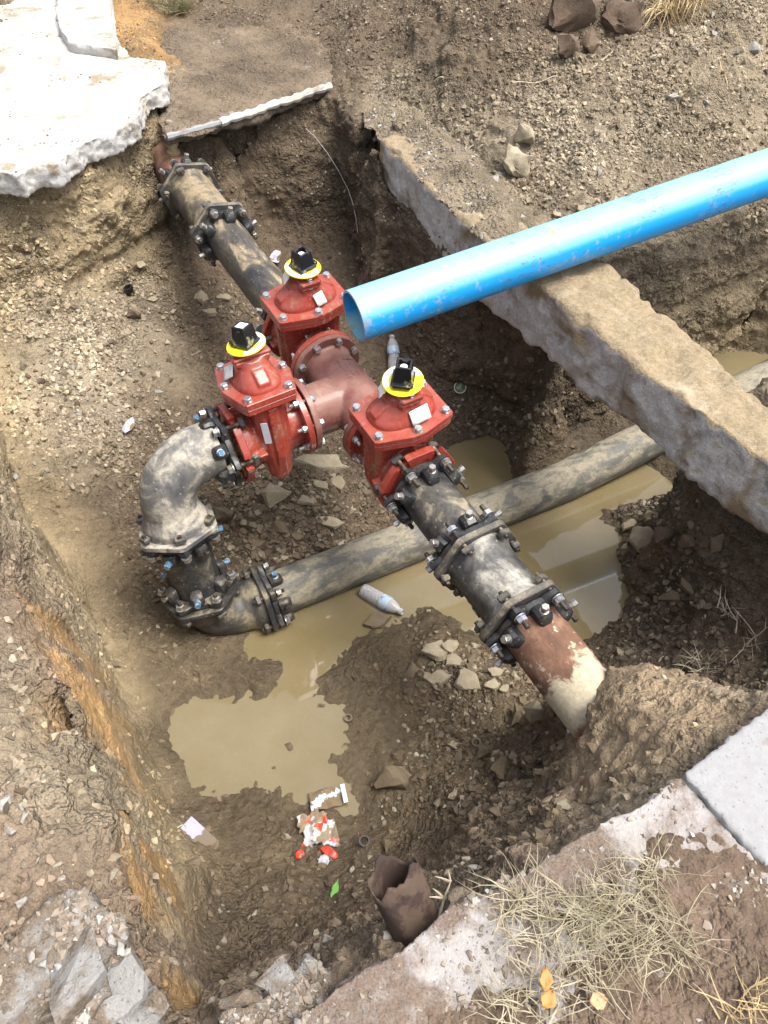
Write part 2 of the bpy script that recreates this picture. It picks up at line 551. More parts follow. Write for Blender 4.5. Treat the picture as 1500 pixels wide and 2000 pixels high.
def m_wrapper(name, c1, c2, c3, mud=(.17, .125, .075), mud_amt=.5, rough=.3, metal=.3):
    t = NT(name)
    n = t.vor(28, 'F1', None, 'Color'); d = t.noise(16, 5, .6); w_ = t.noise(9, 3, .5)
    c = t.mix(t.ramp(t.sep(n, 0), (.5, 0), (.52, 1)), c1, c2)
    c = t.mix(t.ramp(w_, (.55, 0), (.57, 1)), c, c3)
    k = .62 - mud_amt * .25
    m = t.ramp(d, (k - .04, 0), (k, 1))
    c = t.mix(m, c, mud)
    t.set(Base_Color=c, Roughness=t.math('ADD', rough, t.math('MULTIPLY', m, .5)), Metallic=0.0)
    t.bump(t.noise(40, 4, .6), .5, .004)
    return t.m

MUD = (.32, .28, .20)
M_soil = m_ground()
M_water = m_water()
M_red = m_paint('red_epoxy', (.285, .036, .024), (.33, .16, .11), .34, .26, (.6, .3, .22))
M_tee = m_paint('red_oxide_primer', (.165, .055, .046), (.29, .16, .13), .62, .42, (.32, .19, .15))
M_black = m_iron('black_bitumen_iron', (.020, .020, .022), MUD, .20, .9, 7, .42)
M_blackclean = m_iron('black_gland_paint', (.016, .017, .019), (.26, .22, .15), .12, .3, 9, .38)
M_farpipe = m_iron('mud_streaked_black_pipe', (.022, .022, .024), (.34, .28, .18), .20, 1.25, 6, .4, (.6, 1.5, 1.5))
M_sleeve = m_iron('pale_smeared_black_iron', (.022, .022, .025), (.42, .41, .36), .10, 1.6, 5, .4)
M_farsleeve = m_iron('tan_dusted_black_iron', (.045, .042, .04), (.31, .25, .155), .44, 1.1, 6, .5)
M_elbow = m_iron('chalky_mud_on_iron', (.07, .072, .08), (.46, .43, .36), .58, .9, 6, .5)
M_lowelbow = m_iron('mud_caked_iron', (.03, .03, .03), (.25, .215, .145), .60, .2, 7, .55)
M_lowpipe = m_iron('mud_coated_pipe', (.07, .074, .07), (.34, .31, .235), .66, .6, 10, .6, (.6, 1.2, 1.2))
M_ring = m_iron('dusty_dark_iron', (.05, .048, .045), (.3, .26, .19), .45, .6, 12, .55)
M_zinc = m_plain('zinc_bolt', (.62, .64, .66), .3, .85, .3, 60, .1, (.3, .25, .18), .2)
M_steelnut = m_plain('grey_steel_nut', (.42, .42, .41), .4, .75, .35, 70, .1, (.26, .2, .13), .3)
M_dkbolt = m_plain('dark_steel_bolt', (.055, .047, .042), .5, .5, .3, 90, .3, (.2, .15, .1), .25)
M_bluebolt = m_plain('blue_torque_bolt', (.09, .22, .36), .35, .3, .3, 60, .1, (.4, .4, .38), .35)
M_nut2 = m_plain('glossy_black_plastic', (.012, .012, .013), .18, 0, .2, 40, .08, (.3, .27, .15), .12)
M_yellow = m_plain('yellow_tag', (.78, .66, .02), .45, 0, .05, 30, .03)
M_white = m_plain('white_sticker', (.8, .8, .78), .5, 0, .12, 60, .03)
M_paper = m_plain('crumpled_paper_tag', (.72, .68, .62), .7, 0, .2, 30, .4)
M_ink = m_plain('dark_print', (.06, .07, .12), .6, 0, 0)
M_silver = m_plain('silver_plate', (.6, .66, .75), .3, .4, .2, 50, .05)
M_rust = m_rust('rusty_iron_pipe')
M_rust2 = m_rust('rusty_scrap', False)
M_rustdark = m_plain('dark_rusted_sheet', (.038, .02, .015), .85, 0, .5, 35, .9, (.09, .06, .042), .3)
M_brass = m_plain('old_brass', (.45, .36, .22), .5, .4, .3, 60, .2, (.4, .35, .26), .4)
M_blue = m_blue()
M_blueend = m_plain('blue_pvc_inside', (.015, .16, .42), .5, 0, .3, 12, .05)
M_slabwhite = m_concrete('bright_concrete', (.52, .515, .50), (.37, .31, .22), .14, 4.0, .7, (.50, .45, .36))
M_slabdirt = m_concrete('soil_strewn_concrete', (.36, .34, .33), (.20, .15, .115), .36, 5.0, .7)
M_slabgrey = m_concrete('pale_grey_concrete', (.29, .295, .305), (.25, .15, .10), .22, 5.0, .35)
M_rubble = m_concrete('broken_concrete', (.28, .275, .265), (.20, .155, .11), .34, 7.0, .9)
M_kerb = m_kerb()
M_gutter = m_concrete('soil_covered_concrete', (.36, .345, .335), (.20, .155, .11), .54, 4.6, .8)
M_rock = m_stone('pale_shale', (.43, .375, .27), (.30, .255, .175), (.17, .13, .085), .4)
M_rockd = m_stone('mud_brown_shale', (.19, .15, .095), (.135, .105, .068), (.10, .075, .045), .6)
M_rockw = m_stone('white_limestone', (.40, .39, .36), (.28, .265, .24), (.2, .16, .115), .4)
M_clod = m_stone('soil_clod', (.17, .12, .08), (.13, .088, .06), (.085, .06, .04), .7, .9)
M_gravel = m_attr_rock('loose_stone_chips')
M_straw = m_leafy('dry_grass', (.43, .385, .275), (.27, .235, .15))
M_straw2 = m_leafy('tan_dry_root', (.5, .38, .2), (.38, .28, .15))
M_root = m_leafy('bleached_root', (.46, .41, .31), (.3, .25, .18))
M_weed = m_leafy('grey_green_weed', (.13, .13, .06), (.24, .2, .11))
M_green = m_leafy('green_leaf', (.12, .34, .06), (.18, .42, .1))
M_oleaf = m_leafy('orange_dead_leaf', (.46, .25, .07), (.38, .18, .05))
M_wire = m_plain('grey_wire', (.4, .38, .36), .5, .3, .2)
M_clear = m_clear('clear_bottle_plastic')
M_label = m_plain('blue_bottle_label', (.02, .20, .62), .3, 0, .2, 30, .05, (.5, .62, .7), .3)
M_cap = m_plain('dark_green_lid', (.025, .055, .03), .4, 0, .4, 60, .1, (.2, .3, .14), .25)
M_lidrim = m_plain('pale_lid_rim', (.6, .62, .52), .4)
# ------------------------------------------------------------------ the ground: pit, walls and banks as one sheet
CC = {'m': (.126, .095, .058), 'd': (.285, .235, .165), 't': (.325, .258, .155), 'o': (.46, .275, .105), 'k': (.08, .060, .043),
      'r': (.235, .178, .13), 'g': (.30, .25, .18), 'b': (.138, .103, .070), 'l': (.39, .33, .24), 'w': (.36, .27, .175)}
PTS, EDG = [], []          # x, y, z, r, g, b, roughness, gravel

def gp(u, v, z, c='m', rough=1.0, grav=.3):
    p = at(u, v, z)
    PTS.append((p.x, p.y, p.z, *CC[c], rough, grav)); return len(PTS) - 1

def wp(x, y, z, c='d', rough=1.0, grav=.2):
    PTS.append((x, y, z, *CC[c], rough, grav)); return len(PTS) - 1

def line(ids):
    for a, b in zip(ids, ids[1:]): EDG.append((a, b))

ZW = -0.92                  # water level in the pit
ZT = -0.77                  # water level in the trench beyond the kerb
# deep water
for u, v, z in ((950, 880, -1.02), (1050, 880, -1.0), (1130, 1050, -1.03), (1200, 1150, -1.0), (1050, 1100, -1.05), (1150, 1210, -.97), (900, 1180, -1.0),
                (960, 1240, -.97), (1040, 1290, -.95), (630, 1180, -1.0), (800, 1100, -1.04), (1000, 1010, -1.05), (1200, 930, -1.04), (1300, 870, -1.02),
                (560, 1240, -.98), (660, 1195, -1.0), (590, 1320, -.945), (590, 1270, -.97), (1230, 1060, -.96), (1150, 1000, -1.0), (870, 880, -.95), (830, 1140, -1.0)):
    gp(u, v, z, 'm', .3, 0)
# shallow puddle and wet floor
for u, v in ((350, 1400), (450, 1420), (600, 1400), (650, 1450), (400, 1500), (550, 1500), (600, 1550), (430, 1550), (500, 1450), (660, 1400), (520, 1380), (610, 1365), (700, 1590)):
    gp(u, v, -.936, 'm', .22, 0)
for u, v, z in ((300, 1330, -.87), (260, 1240, -.82), (430, 1310, -.905), (290, 1450, -.90), (330, 1580, -.90), (400, 1630, -.87), (540, 1610, -.908), (690, 1650, -.86),
                (725, 1500, -.905), (735, 1400, -.90), (700, 1330, -.9), (760, 1250, -.885), (320, 1200, -.85), (380, 1290, -.88), (740, 1330, -.88),
                (690, 1262, -.90), (450, 1690, -.84), (600, 1690, -.85), (540, 1650, -.87), (640, 1330, -.895), (680, 1300, -.895), (490, 1305, -.90), (530, 1305, -.90), (710, 1290, -.89), (470, 1595, -.912)):
    gp(u, v, z, 'm', .55, .18)
for u, v, z in ((850, 1240, -.86), (900, 1290, -.83), (980, 1340, -.83), (830, 1320, -.85), (900, 1400, -.82), (1000, 1420, -.78), (850, 1500, -.82), (780, 1600, -.82), (940, 1500, -.76), (1060, 1400, -.78)):
    gp(u, v, z, 'm', 1.0, .6)
# rock heap below the tee
for u, v, z in ((560, 960, -.64), (620, 930, -.62), (650, 1000, -.70), (550, 1050, -.78), (700, 960, -.72), (480, 1000, -.70), (480, 1110, -.86), (600, 1090, -.88), (700, 1050, -.86), (740, 1000, -.84), (430, 960, -.64), (800, 900, -.85)):
    gp(u, v, z, 'b', .9, .8)
# left floor and rubble slope
for u, v, z, c, g in ((250, 1110, -.80, 'm', .5), (220, 1000, -.73, 'b', .6), (260, 900, -.62, 'b', .7), (150, 900, -.5, 'd', 1.2), (120, 800, -.37, 'l', 1.6), (75, 700, -.2, 'l', 1.4), (200, 780, -.42, 'l', 1.6),
                      (200, 680, -.32, 'l', 1.6), (300, 700, -.45, 'g', 1.2), (300, 800, -.52, 'b', .9), (400, 700, -.53, 'b', .9), (110, 610, -.1, 'd', 1.5), (200, 600, -.22, 'd', 1.4), (290, 560, -.28, 'g', 1.2),
                      (370, 600, -.42, 'b', .8), (450, 650, -.5, 'b', 1.1), (420, 800, -.6, 'b', .6), (170, 980, -.6, 'b', .9), (480, 720, -.55, 'b', .8), (380, 900, -.65, 'b', .6),
                      (600, 760, -.62, 'b', .6), (540, 850, -.6, 'b', .8), (450, 560, -.42, 'b', .7), (560, 620, -.5, 'b', .7)):
    gp(u, v, z, c, .8, g)
# far right floor, in the lee of the kerb
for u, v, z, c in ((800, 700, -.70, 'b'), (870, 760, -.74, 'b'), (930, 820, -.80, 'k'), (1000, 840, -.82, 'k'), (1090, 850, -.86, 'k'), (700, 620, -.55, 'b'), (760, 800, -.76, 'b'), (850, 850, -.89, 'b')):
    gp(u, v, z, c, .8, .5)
# right mud pile
for u, v, z in ((1200, 1000, -.885), (1240, 1000, -.84), (1285, 1060, -.68), (1250, 1090, -.84), (1300, 1150, -.70), (1280, 1190, -.84), (1240, 1240, -.88), (1180, 1290, -.86), (1330, 1230, -.74),
                (1320, 970, -.88), (1280, 985, -.87), (1350, 1290, -.6), (1300, 1290, -.72), (1420, 1340, -.4), (1480, 1385, -.15)):
    gp(u, v, z, 'k', 1.0, 1.0)
gp(1240, 1290, -.78, 'k', 1.0, 1.0)

# left wall
LR = [gp(318, 2060, .46, 'r'), gp(300, 1985, .45, 'r'), gp(262, 1830, .43, 'r'), gp(225, 1690, .41, 'r'), gp(200, 1560, .41, 'd'), gp(150, 1400, .43, 'd'), gp(100, 1300, .45, 'r'), gp(50, 1210, .46, 'r'), gp(0, 1110, .45, 'r'),
      wp(-1.50, 2.03, .45), wp(-1.93, 2.75, .45), wp(-2.22, 3.4, .46), wp(-2.24, 3.95, .48)]
FR = [gp(0, 350, .48, 't'), gp(60, 352, .48, 't'), gp(130, 338, .48, 't'), gp(240, 275, .48, 't'), gp(300, 215, .48, 't'), gp(322, 180, .46, 't'), gp(322, 262, .36, 't')]
line(LR + FR)
LT = [gp(430, 1945, -.45, 'b', .3), gp(385, 1850, -.50, 'b', .35), gp(352, 1720, -.66, 't', .3), gp(335, 1640, -.78, 't', .3), gp(305, 1540, -.86, 't', .3), gp(275, 1440, -.86, 't', .35), gp(232, 1340, -.83, 't', .35), gp(192, 1240, -.79, 't', .35),
      gp(152, 1150, -.72, 't', .35), gp(110, 1085, -.66, 't', .35), gp(60, 1030, -.56, 't', .35), gp(25, 940, -.42, 't', .35), gp(0, 860, -.3, 't', 1, .6), gp(-20, 740, -.2, 't', 1, .6), gp(0, 610, -.08, 't', 1, .8)]
FT = [gp(40, 560, -.02, 't', 1.2, .6), gp(110, 560, -.05, 't', 1.2, .6), gp(200, 530, -.08, 't', 1.2, .6), gp(270, 490, -.1, 't', 1.1, .6), gp(320, 450, -.1, 'b'), gp(350, 400, -.05, 'k')]
line(LT + FT)
# ochre band part way down the left wall
LMid = []
for (a, b), c, k in (((1, 0), 'o', .42), ((3, 1), 'o', .4), ((4, 2), 'o', .4), ((5, 3), 'o', .4), ((6, 4), 'o', .42), ((7, 4), 'o', .42), ((8, 5), 'o', .4), ((9, 8), 't', .5), ((10, 11), 't', .5), ((11, 13), 't', .5)):
    A, B = PTS[LR[a]], PTS[LT[b]]
    j = .035 * math.sin(a * 2.1)
    for kk, c2 in ((k * .4, c), (k, c), (k * 1.75, 't')):
        LMid.append(wp(A[0] + (B[0] - A[0]) * kk + j * .3, A[1] + (B[1] - A[1]) * kk, A[2] + (B[2] - A[2]) * kk, c2, .3, .03))
# near wall
NR = [gp(380, 2040, .50, 'r'), gp(570, 1990, .53, 'r'), gp(720, 1885, .53, 'r'), gp(870, 1790, .53, 'r'), gp(1000, 1715, .53, 'r'), gp(1120, 1645, .53, 'r'), gp(1240, 1570, .53, 'd'), gp(1335, 1520, .55, 'd'), gp(1420, 1455, .55, 'd'), gp(1520, 1385, .55, 'd')]
line(NR)
NM = [gp(400, 1990, .05, 'r', 1, .5), gp(470, 1920, .0, 'r', 1.2, .4), gp(580, 1870, .05, 'r', 1.2, .5), gp(700, 1825, .1, 'b', 1.2, .5), gp(850, 1745, .16, 'k', 1.2, .4), gp(960, 1680, .24, 'k', 1.2, .5), gp(1060, 1620, .28, 'b', 1, .4), gp(1180, 1575, .40, 'd'), gp(1270, 1540, .50, 'l')]
NT_ = [gp(440, 1900, -.5, 'b'), gp(500, 1850, -.56, 'b'), gp(600, 1790, -.62, 'b'), gp(700, 1740, -.66, 'b'), gp(790, 1690, -.68, 'b'), gp(880, 1640, -.66, 'k'), gp(980, 1580, -.60, 'k'), gp(1060, 1520, -.55, 'k')]
line(NT_)
for u, v, z, c in ((880, 1660, -.25, 'b'), (960, 1620, -.2, 'b'), (780, 1740, -.3, 'b'), (640, 1810, -.32, 'b'), (1040, 1570, -.15, 'b')):
    gp(u, v, z, c, 1.1, .4)
# mound round the near pipe
for u, v, z, c in ((1185, 1300, .09, 'l'), (1240, 1288, .13, 'l'), (1330, 1335, .24, 'l'), (1400, 1388, .40, 'l'), (1250, 1370, .28, 'l'), (1180, 1360, .18, 'l'), (1300, 1450, .46, 'l'), (1200, 1500, .34, 'l'),
                   (1150, 1440, .10, 'l'), (1160, 1330, .07, 'l'), (1120, 1540, .12, 'd'), (1132, 1398, .0, 'd'), (1105, 1450, -.40, 'b'), (1080, 1520, -.38, 'b'), (1120, 1380, -.62, 'b'), (1440, 1420, .48, 'l')):
    gp(u, v, z, {'l': 'w', 'd': 'w'}.get(c, c), .5, .15)
# right wall below the kerb
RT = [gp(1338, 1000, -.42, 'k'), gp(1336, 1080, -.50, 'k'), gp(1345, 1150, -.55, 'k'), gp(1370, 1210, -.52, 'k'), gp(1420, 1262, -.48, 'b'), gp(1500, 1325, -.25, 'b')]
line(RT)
# top of that wall, hidden in the kerb
RU = [wp(1.46, 2.44, .04, 'b'), wp(1.52, 2.22, .04, 'b'), wp(1.62, 2.02, .04, 'b'), wp(1.72, 1.84, .04, 'b'), wp(1.85, 1.6, .05, 'b')]
line(RU)
for x, y, z in ((1.62, 2.55, .30), (1.72, 2.34, .32), (1.86, 2.08, .33), (2.0, 1.85, .34), (2.2, 1.5, .36), (1.72, 1.35, .0), (1.55, 1.15, .1), (1.9, 1.25, .3), (1.42, .98, .5)):
    wp(x, y, z, 'd')
# trench to the right: near side
NN = [wp(1.56, 2.59, .28, 'b'), wp(2.1, 2.86, .28, 'b'), wp(2.8, 3.2, .3, 'b'), wp(3.6, 3.6, .3, 'b')]
line(NN)
NNt = [wp(1.46, 2.70, -.80, 'k'), wp(2.06, 2.96, -.84, 'k'), wp(2.76, 3.3, -.84, 'k'), wp(3.56, 3.7, -.84, 'k')]
line(NNt)
for x, y in ((1.75, 3.15), (2.3, 3.5), (2.9, 3.9), (3.5, 4.2), (1.18, 2.95), (1.12, 3.25), (1.3, 3.1), (1.33, 2.8), (1.45, 3.0), (1.42, 3.35), (1.25, 2.75), (2.2, 3.8), (2.6, 4.15)):
    wp(x, y, -.95, 'm', .3, 0)
for x, y, z in ((1.62, 3.62, -.74), (1.72, 3.45, -.74), (1.82, 3.25, -.73), (1.9, 3.05, -.72)):
    wp(x, y, z, 'k', .5, .2)
# far side of the trench
TR = [gp(1150, 512, .30, 'k', 1, .2), gp(1230, 490, .29, 'd'), gp(1320, 462, .28, 'd'), gp(1420, 428, .26, 'd'), gp(1500, 402, .25, 'd'), wp(2.75, 4.55, .25), wp(3.7, 5.0, .25)]
line(TR)
TT = [wp(1.25, 3.58, -.82, 'k'), gp(1310, 742, -.81, 't', 1.2), gp(1400, 694, -.79, 't', 1.2), gp(1500, 640, -.77, 't', 1.2), wp(3.05, 4.72, -.77, 't'), wp(3.75, 5.05, -.77, 't')]  # dark clods at the kerb end, with the opening's shade put in their colour
line(TT)
# wall under the kerb, far part
CT = [gp(735, 500, -.45, 'k'), gp(800, 590, -.53, 'k'), gp(870, 670, -.58, 'k'), gp(950, 745, -.62, 'k'), gp(1020, 800, -.66, 'k'), wp(1.03, 3.42, -.74, 'k')]  # dark earth, the shadow of the recess painted into it
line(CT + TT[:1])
CU = [gp(646, 176, .43, 'b'), gp(690, 222, .44, 'b'), gp(730, 266, .43, 'b'), wp(.02, 4.60, .24, 'b'), wp(.30, 4.05, .20, 'b'), wp(.60, 3.82, .04, 'b'), wp(.885, 3.5, .0, 'b'), wp(.95, 3.44, -.02, 'k')]
line(CU)
CB = [wp(-.02, 5.35, .44), wp(.34, 4.72, .42), wp(.67, 4.1, .38), wp(.92, 3.67, .34), wp(.985, 3.60, .32)]
line(CB + TR[:1])
# far wall
FW = [gp(326, 268, .36, 'b', .7), gp(420, 243, .36, 'b', .7), gp(520, 215, .38, 'b', .7), gp(636, 180, .40, 'b', .7)]
line([FR[-1]] + FW + [CU[0]])
FB = [gp(365, 385, -.12, 'b', .7), gp(430, 440, -.36, 'b', .7), gp(520, 470, -.42, 'b', .7), gp(620, 480, -.45, 'k', .7), gp(690, 480, -.46, 'k', .7)]  # right-hand points darkened to paint in the recess shadow
line([FT[-1]] + FB + [CT[0]])
for u, v, z in ((500, 520, -.42), (620, 540, -.5), (700, 560, -.54), (780, 640, -.62)):
    gp(u, v, z, 'b' if u < 600 else 'k', .6, .5)  # darker on the right: recess shadow put in the soil colour
# far slab bed and banks
for u, v, z, c in ((330, 120, .36, 'b'), (450, 120, .38, 'b'), (600, 100, .42, 'b'), (640, 80, .46, 'b'), (380, 30, .42, 'b'), (500, 10, .5, 'b'), (620, 10, .52, 'b'), (270, 10, .52, 'o'), (290, 70, .54, 'o'), (312, 108, .5, 'o'), (330, 60, .42, 'b')):
    gp(u, v, z, c, .7, .2)
for u, v, z, c, g in ((700, 150, .50, 'b', .4), (760, 230, .50, 'd', .4), (860, 330, .44, 'd', .5), (900, 400, .42, 'd', .5), (1000, 400, .40, 'd', .8), (1100, 425, .34, 'd', .8), (930, 250, .52, 'd', .7), (1050, 270, .54, 'g', 1.6),
                      (1150, 280, .52, 'l', 1.6), (1250, 330, .42, 'd', .7), (1300, 230, .54, 'd', .9), (1420, 280, .45, 'd', .5), (1500, 300, .40, 'd', .5), (1500, 180, .58, 'd', .8), (900, 120, .70, 'b', .7), (1030, 130, .72, 'b', .9),
                      (1150, 150, .70, 'd', 1.2), (1250, 110, .74, 'd', .8), (1400, 110, .72, 'd', 1.4), (1500, 70, .78, 'd', 1.2), (1010, 60, .82, 'b', .5), (1110, 50, .84, 'b', .5), (1200, 70, .78, 'b', .5), (1320, 60, .80, 'd', 1.0),
                      (1000, -20, .98, 'b', .3), (1150, -30, 1.0, 'b', .3), (1300, -20, .95, 'd', .5), (1500, -20, .92, 'd', .6), (800, 30, .74, 'b', .3), (700, 30, .62, 'b', .3), (850, -30, .85, 'b', .3), (650, -40, .62, 'b', .2), (400, -60, .55, 'b', .2)):
    gp(u, v, z, c, 1.25, g)
# left and near ground outside the pit
for x, y, z, c in ((-1.9, 1.6, .47, 'd'), (-2.6, 2.4, .5, 'd'), (-1.3, .9, .5, 'd'), (-1.0, .4, .52, 'r'), (-2.0, .5, .55, 'd'), (-.7, .0, .55, 'r'), (0.2, -.2, .57, 'r'), (1.0, .1, .57, 'r'), (.6, .3, .57, 'r'), (1.5, .6, .57, 'r'), (1.2, .5, .57, 'r'),
                   (-2.8, 3.6, .5, 'd'), (-2.3, 4.6, .5, 'b'), (-1.6, 5.6, .48, 'b'), (-2.6, 6.0, .55, 'b'), (2.4, 1.0, .55, 'd'), (2.6, 2.2, .45, 'd'), (3.4, 2.6, .5, 'd')):
    wp(x, y, z, c, 1.0, .4)
for u, v in ((30, 1350), (60, 1480), (110, 1560), (40, 1650), (120, 1720), (60, 1900), (180, 1950)):
    gp(u, v, .5, 'd' if v < 1600 else 'r', .9, .45)
# farther land
for x, y, z in ((-1.5, 7.5, .75), (0, 7.3, .95), (1.5, 7.2, 1.0), (3, 7, .95), (4.6, 5.8, .6), (5, 3.6, .55), (4, 1.5, .55), (4, -1, .58), (0, -2, .58), (-4, -1.5, .58), (-4, 2, .55), (-4.5, 5, .6), (-3.5, 8, .7)):
    wp(x, y, z, 'd', 1.0, .1)
for r, z in ((14, .6), (40, .6), (160, .6)):
    for k in range(12):
        a = 2 * math.pi * k / 12
        wp(r * math.cos(a), 3 + r * math.sin(a), z, 'd', .6, 0)

A = np.array(PTS)
_co, _ed, _fa, *_r = delaunay_2d_cdt([Vector((p[0], p[1])) for p in PTS], EDG, [], 0, 1e-5)
_orig = _r[0]
V = np.zeros((len(_co), A.shape[1]))
for i, c in enumerate(_co):
    if _orig[i]:
        V[i] = A[_orig[i][0]]
    else:       # crossing of two break lines
        d = np.hypot(A[:, 0] - c.x, A[:, 1] - c.y); k = np.argsort(d)[:3]; wt = 1 / (d[k] + 1e-6); wt /= wt.sum()
        V[i] = (A[k] * wt[:, None]).sum(0); V[i, :2] = c
F = np.array([f for f in _fa], dtype=np.int64)

def tri_edges(F):
    E = np.stack([F[:, [0, 1]], F[:, [1, 2]], F[:, [2, 0]]], 1).reshape(-1, 2)
    E.sort(axis=1)
    key = E[:, 0] * 10_000_000 + E[:, 1]
    uq, inv = np.unique(key, return_inverse=True)
    return np.stack([uq // 10_000_000, uq % 10_000_000], 1), inv.reshape(-1, 3)

def refine(V, F, Lf, passes=30):
    for _ in range(passes):
        E, inv = tri_edges(F)
        d = V[E[:, 0], :3] - V[E[:, 1], :3]
        ln = np.sqrt((d * d).sum(1))
        mark = ln > Lf((V[E[:, 0]] + V[E[:, 1]]) * .5)
        if not mark.any(): break
        tl = ln[inv]
        big = inv[np.arange(len(F)), tl.argmax(1)]
        for _k in range(6):
            need = mark[inv].any(1) & ~mark[big]
            if not need.any(): break
            mark[big[need]] = True
        new = np.full(len(E), -1, dtype=np.int64)
        new[mark] = len(V) + np.arange(mark.sum())
        V = np.vstack([V, (V[E[mark, 0]] + V[E[mark, 1]]) * .5])
        mt = mark[inv]; cnt = mt.sum(1)
        out = [F[cnt == 0]]
        k = np.nonzero(cnt == 3)[0]
        a, b, c = F[k].T; m0, m1, m2 = new[inv[k]].T
        out += [np.stack(x, 1) for x in ((a, m0, m2), (m0, b, m1), (m2, m1, c), (m0, m1, m2))]
        for s in range(3):
            Fr = np.roll(F, -s, 1); Ir = np.roll(inv, -s, 1); Mr = np.roll(mt, -s, 1)
            k = np.nonzero((cnt == 1) & Mr[:, 0])[0]
            a, b, c = Fr[k].T; m = new[Ir[k, 0]]
            out += [np.stack((a, m, c), 1), np.stack((m, b, c), 1)]
            k = np.nonzero((cnt == 2) & ~Mr[:, 2])[0]
            a, b, c = Fr[k].T; m0 = new[Ir[k, 0]]; m1 = new[Ir[k, 1]]
            out += [np.stack((m0, b, m1), 1), np.stack((a, m0, m1), 1), np.stack((a, m1, c), 1)]
        F = np.vstack(out)
    return V, F

def laplace(V, F, it, cols, lam=.5, keep=None):
    E, _ = tri_edges(F)
    n = len(V)
    deg = np.bincount(E.ravel(), minlength=n).astype(float)
    for _ in range(it):
        for c in cols:
            x = V[:, c]
            s = np.bincount(E[:, 0], x[E[:, 1]], n) + np.bincount(E[:, 1], x[E[:, 0]], n)
            y = x + lam * (s / deg - x)
            V[:, c] = y if keep is None else np.where(keep, x, y)
    return V

def depth_of(P):
    return P[:, 1] * _cp - (P[:, 2] - CAMZ) * _sp

def lod(base):
    def f(P):
        dist = np.sqrt(P[:, 0] ** 2 + P[:, 1] ** 2 + (P[:, 2] - CAMZ) ** 2)
        dp = np.maximum(depth_of(P), .05)
        u = np.abs(P[:, 0] / dp) / .5
        v = np.abs((P[:, 1] * _sp + (P[:, 2] - CAMZ) * _cp) / dp) / .667
        out = np.maximum(np.maximum(u, v) - 1.06, 0)
        out = np.where(depth_of(P) < .1, 4, out)
        return base * dist * (1 + np.minimum(out * 14, 60))
    return f

V, F = refine(V, F, lod(.022))
far = (np.abs(V[:, 0]) > 6) | (V[:, 1] > 9) | (V[:, 1] < -3)
V = laplace(V, F, 3, (0, 1, 2), .5, far)
V = laplace(V, F, 4, (3, 4, 5, 6, 7), .5)
V, F = refine(V, F, lod(.0042))
far = (np.abs(V[:, 0]) > 6) | (V[:, 1] > 9) | (V[:, 1] < -3)
V = laplace(V, F, 2, (0, 1, 2), .5, far)

def vnormals(P, F):
    n = np.cross(P[F[:, 1]] - P[F[:, 0]], P[F[:, 2]] - P[F[:, 0]])
    N = np.stack([np.bincount(F.ravel(), np.repeat(n[:, c], 3), len(P)) for c in range(3)], 1)
    return N / np.maximum(np.linalg.norm(N, axis=1, keepdims=True), 1e-12)

P = V[:, :3].copy()
N = vnormals(P, F)
if N[:, 2].mean() < 0:
    F = F[:, ::-1]; N = -N
near = np.clip(1.5 - np.maximum(np.abs(P[:, 0]) / 4, np.abs(P[:, 1] - 3) / 5), 0, 1)
R = V[:, 6] * near
steep = np.clip((1 - N[:, 2]) * 1.6, 0, 1)
d = fbm(P, 2.6, 3, .5, 3) * .030 * R
d += fbm(P * np.array((1, 1, 1.0)), 8, 3, .55, 21) * .020 * R
w1, w2, wid = worley(P + .03 * fbm(P, 9, 2, .5, 5)[:, None], 8.5, 4)
big = np.clip((w2 - w1) * 2.2, 0, 1)
d += (big * (wid - .3) * .060) * R * np.clip(vnoise(P, 1.7, 9) * 1.2 + .55, .08, 1)
x1, x2, xid = worley(P + .012 * fbm(P, 22, 2, .5, 6)[:, None], 24, 8)
sm = np.clip((x2 - x1) * 2.4, 0, 1)
d += sm * (xid - .35) * .030 * np.clip(R, 0, 1.2)
d += fbm(P, 48, 2, .5, 41) * .0055 * np.maximum(R, .25)
tooth = vnoise(np.stack([P[:, 0] * 1.0 + P[:, 1] * .4, P[:, 1] * .2, P[:, 2] * .12], 1), 11, 61)
d += steep * np.clip(tooth * 1.6, -.6, 1) * .028 * (P[:, 0] < -1.1) * (P[:, 1] > 3.3) * (P[:, 2] < .4)
# layered, chiselled look of the cut walls
lay = vnoise(P * np.array((1.2, 1.2, 9.0)), 1.6, 51)
d += steep * lay * .022 * R
d = np.where(far, 0, d)
P2 = P + N * d[:, None]
# colour: mottled soil, darker in damp places, pale grit stays in the shader
C = V[:, 3:6].copy()
mot = fbm(P, 3.2, 4, .55, 71)[:, None]
C *= 1 + .28 * np.clip(mot, -1, 1)
C *= (1 + .30 * (wid[:, None] - .5) * np.minimum(R, 1)[:, None]) * (1 + .22 * (xid[:, None] - .5))
wet = np.clip((-.66 - P2[:, 2]) / .2, 0, 1) * np.clip(vnoise(P, 5, 77) * .5 + .75, 0, 1)
wet = np.maximum(wet, np.clip((-.885 - P2[:, 2]) / .02, 0, 1))
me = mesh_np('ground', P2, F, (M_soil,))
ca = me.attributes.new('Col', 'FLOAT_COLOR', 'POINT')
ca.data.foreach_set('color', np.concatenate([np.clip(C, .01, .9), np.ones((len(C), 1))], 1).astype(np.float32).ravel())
ra = me.attributes.new('Rgh', 'FLOAT', 'POINT')
ra.data.foreach_set('value', np.clip(V[:, 6], 0, 1.5).astype(np.float32))
wa = me.attributes.new('Wet', 'FLOAT', 'POINT')
wa.data.foreach_set('value', wet.astype(np.float32))
ground = tag(link('ground', me), 'brown earth of the pit floor, cut walls and spoil banks', kind='structure')
G_P, G_F, G_N, G_V, G_C = P2, F, vnormals(P2, F), V, C
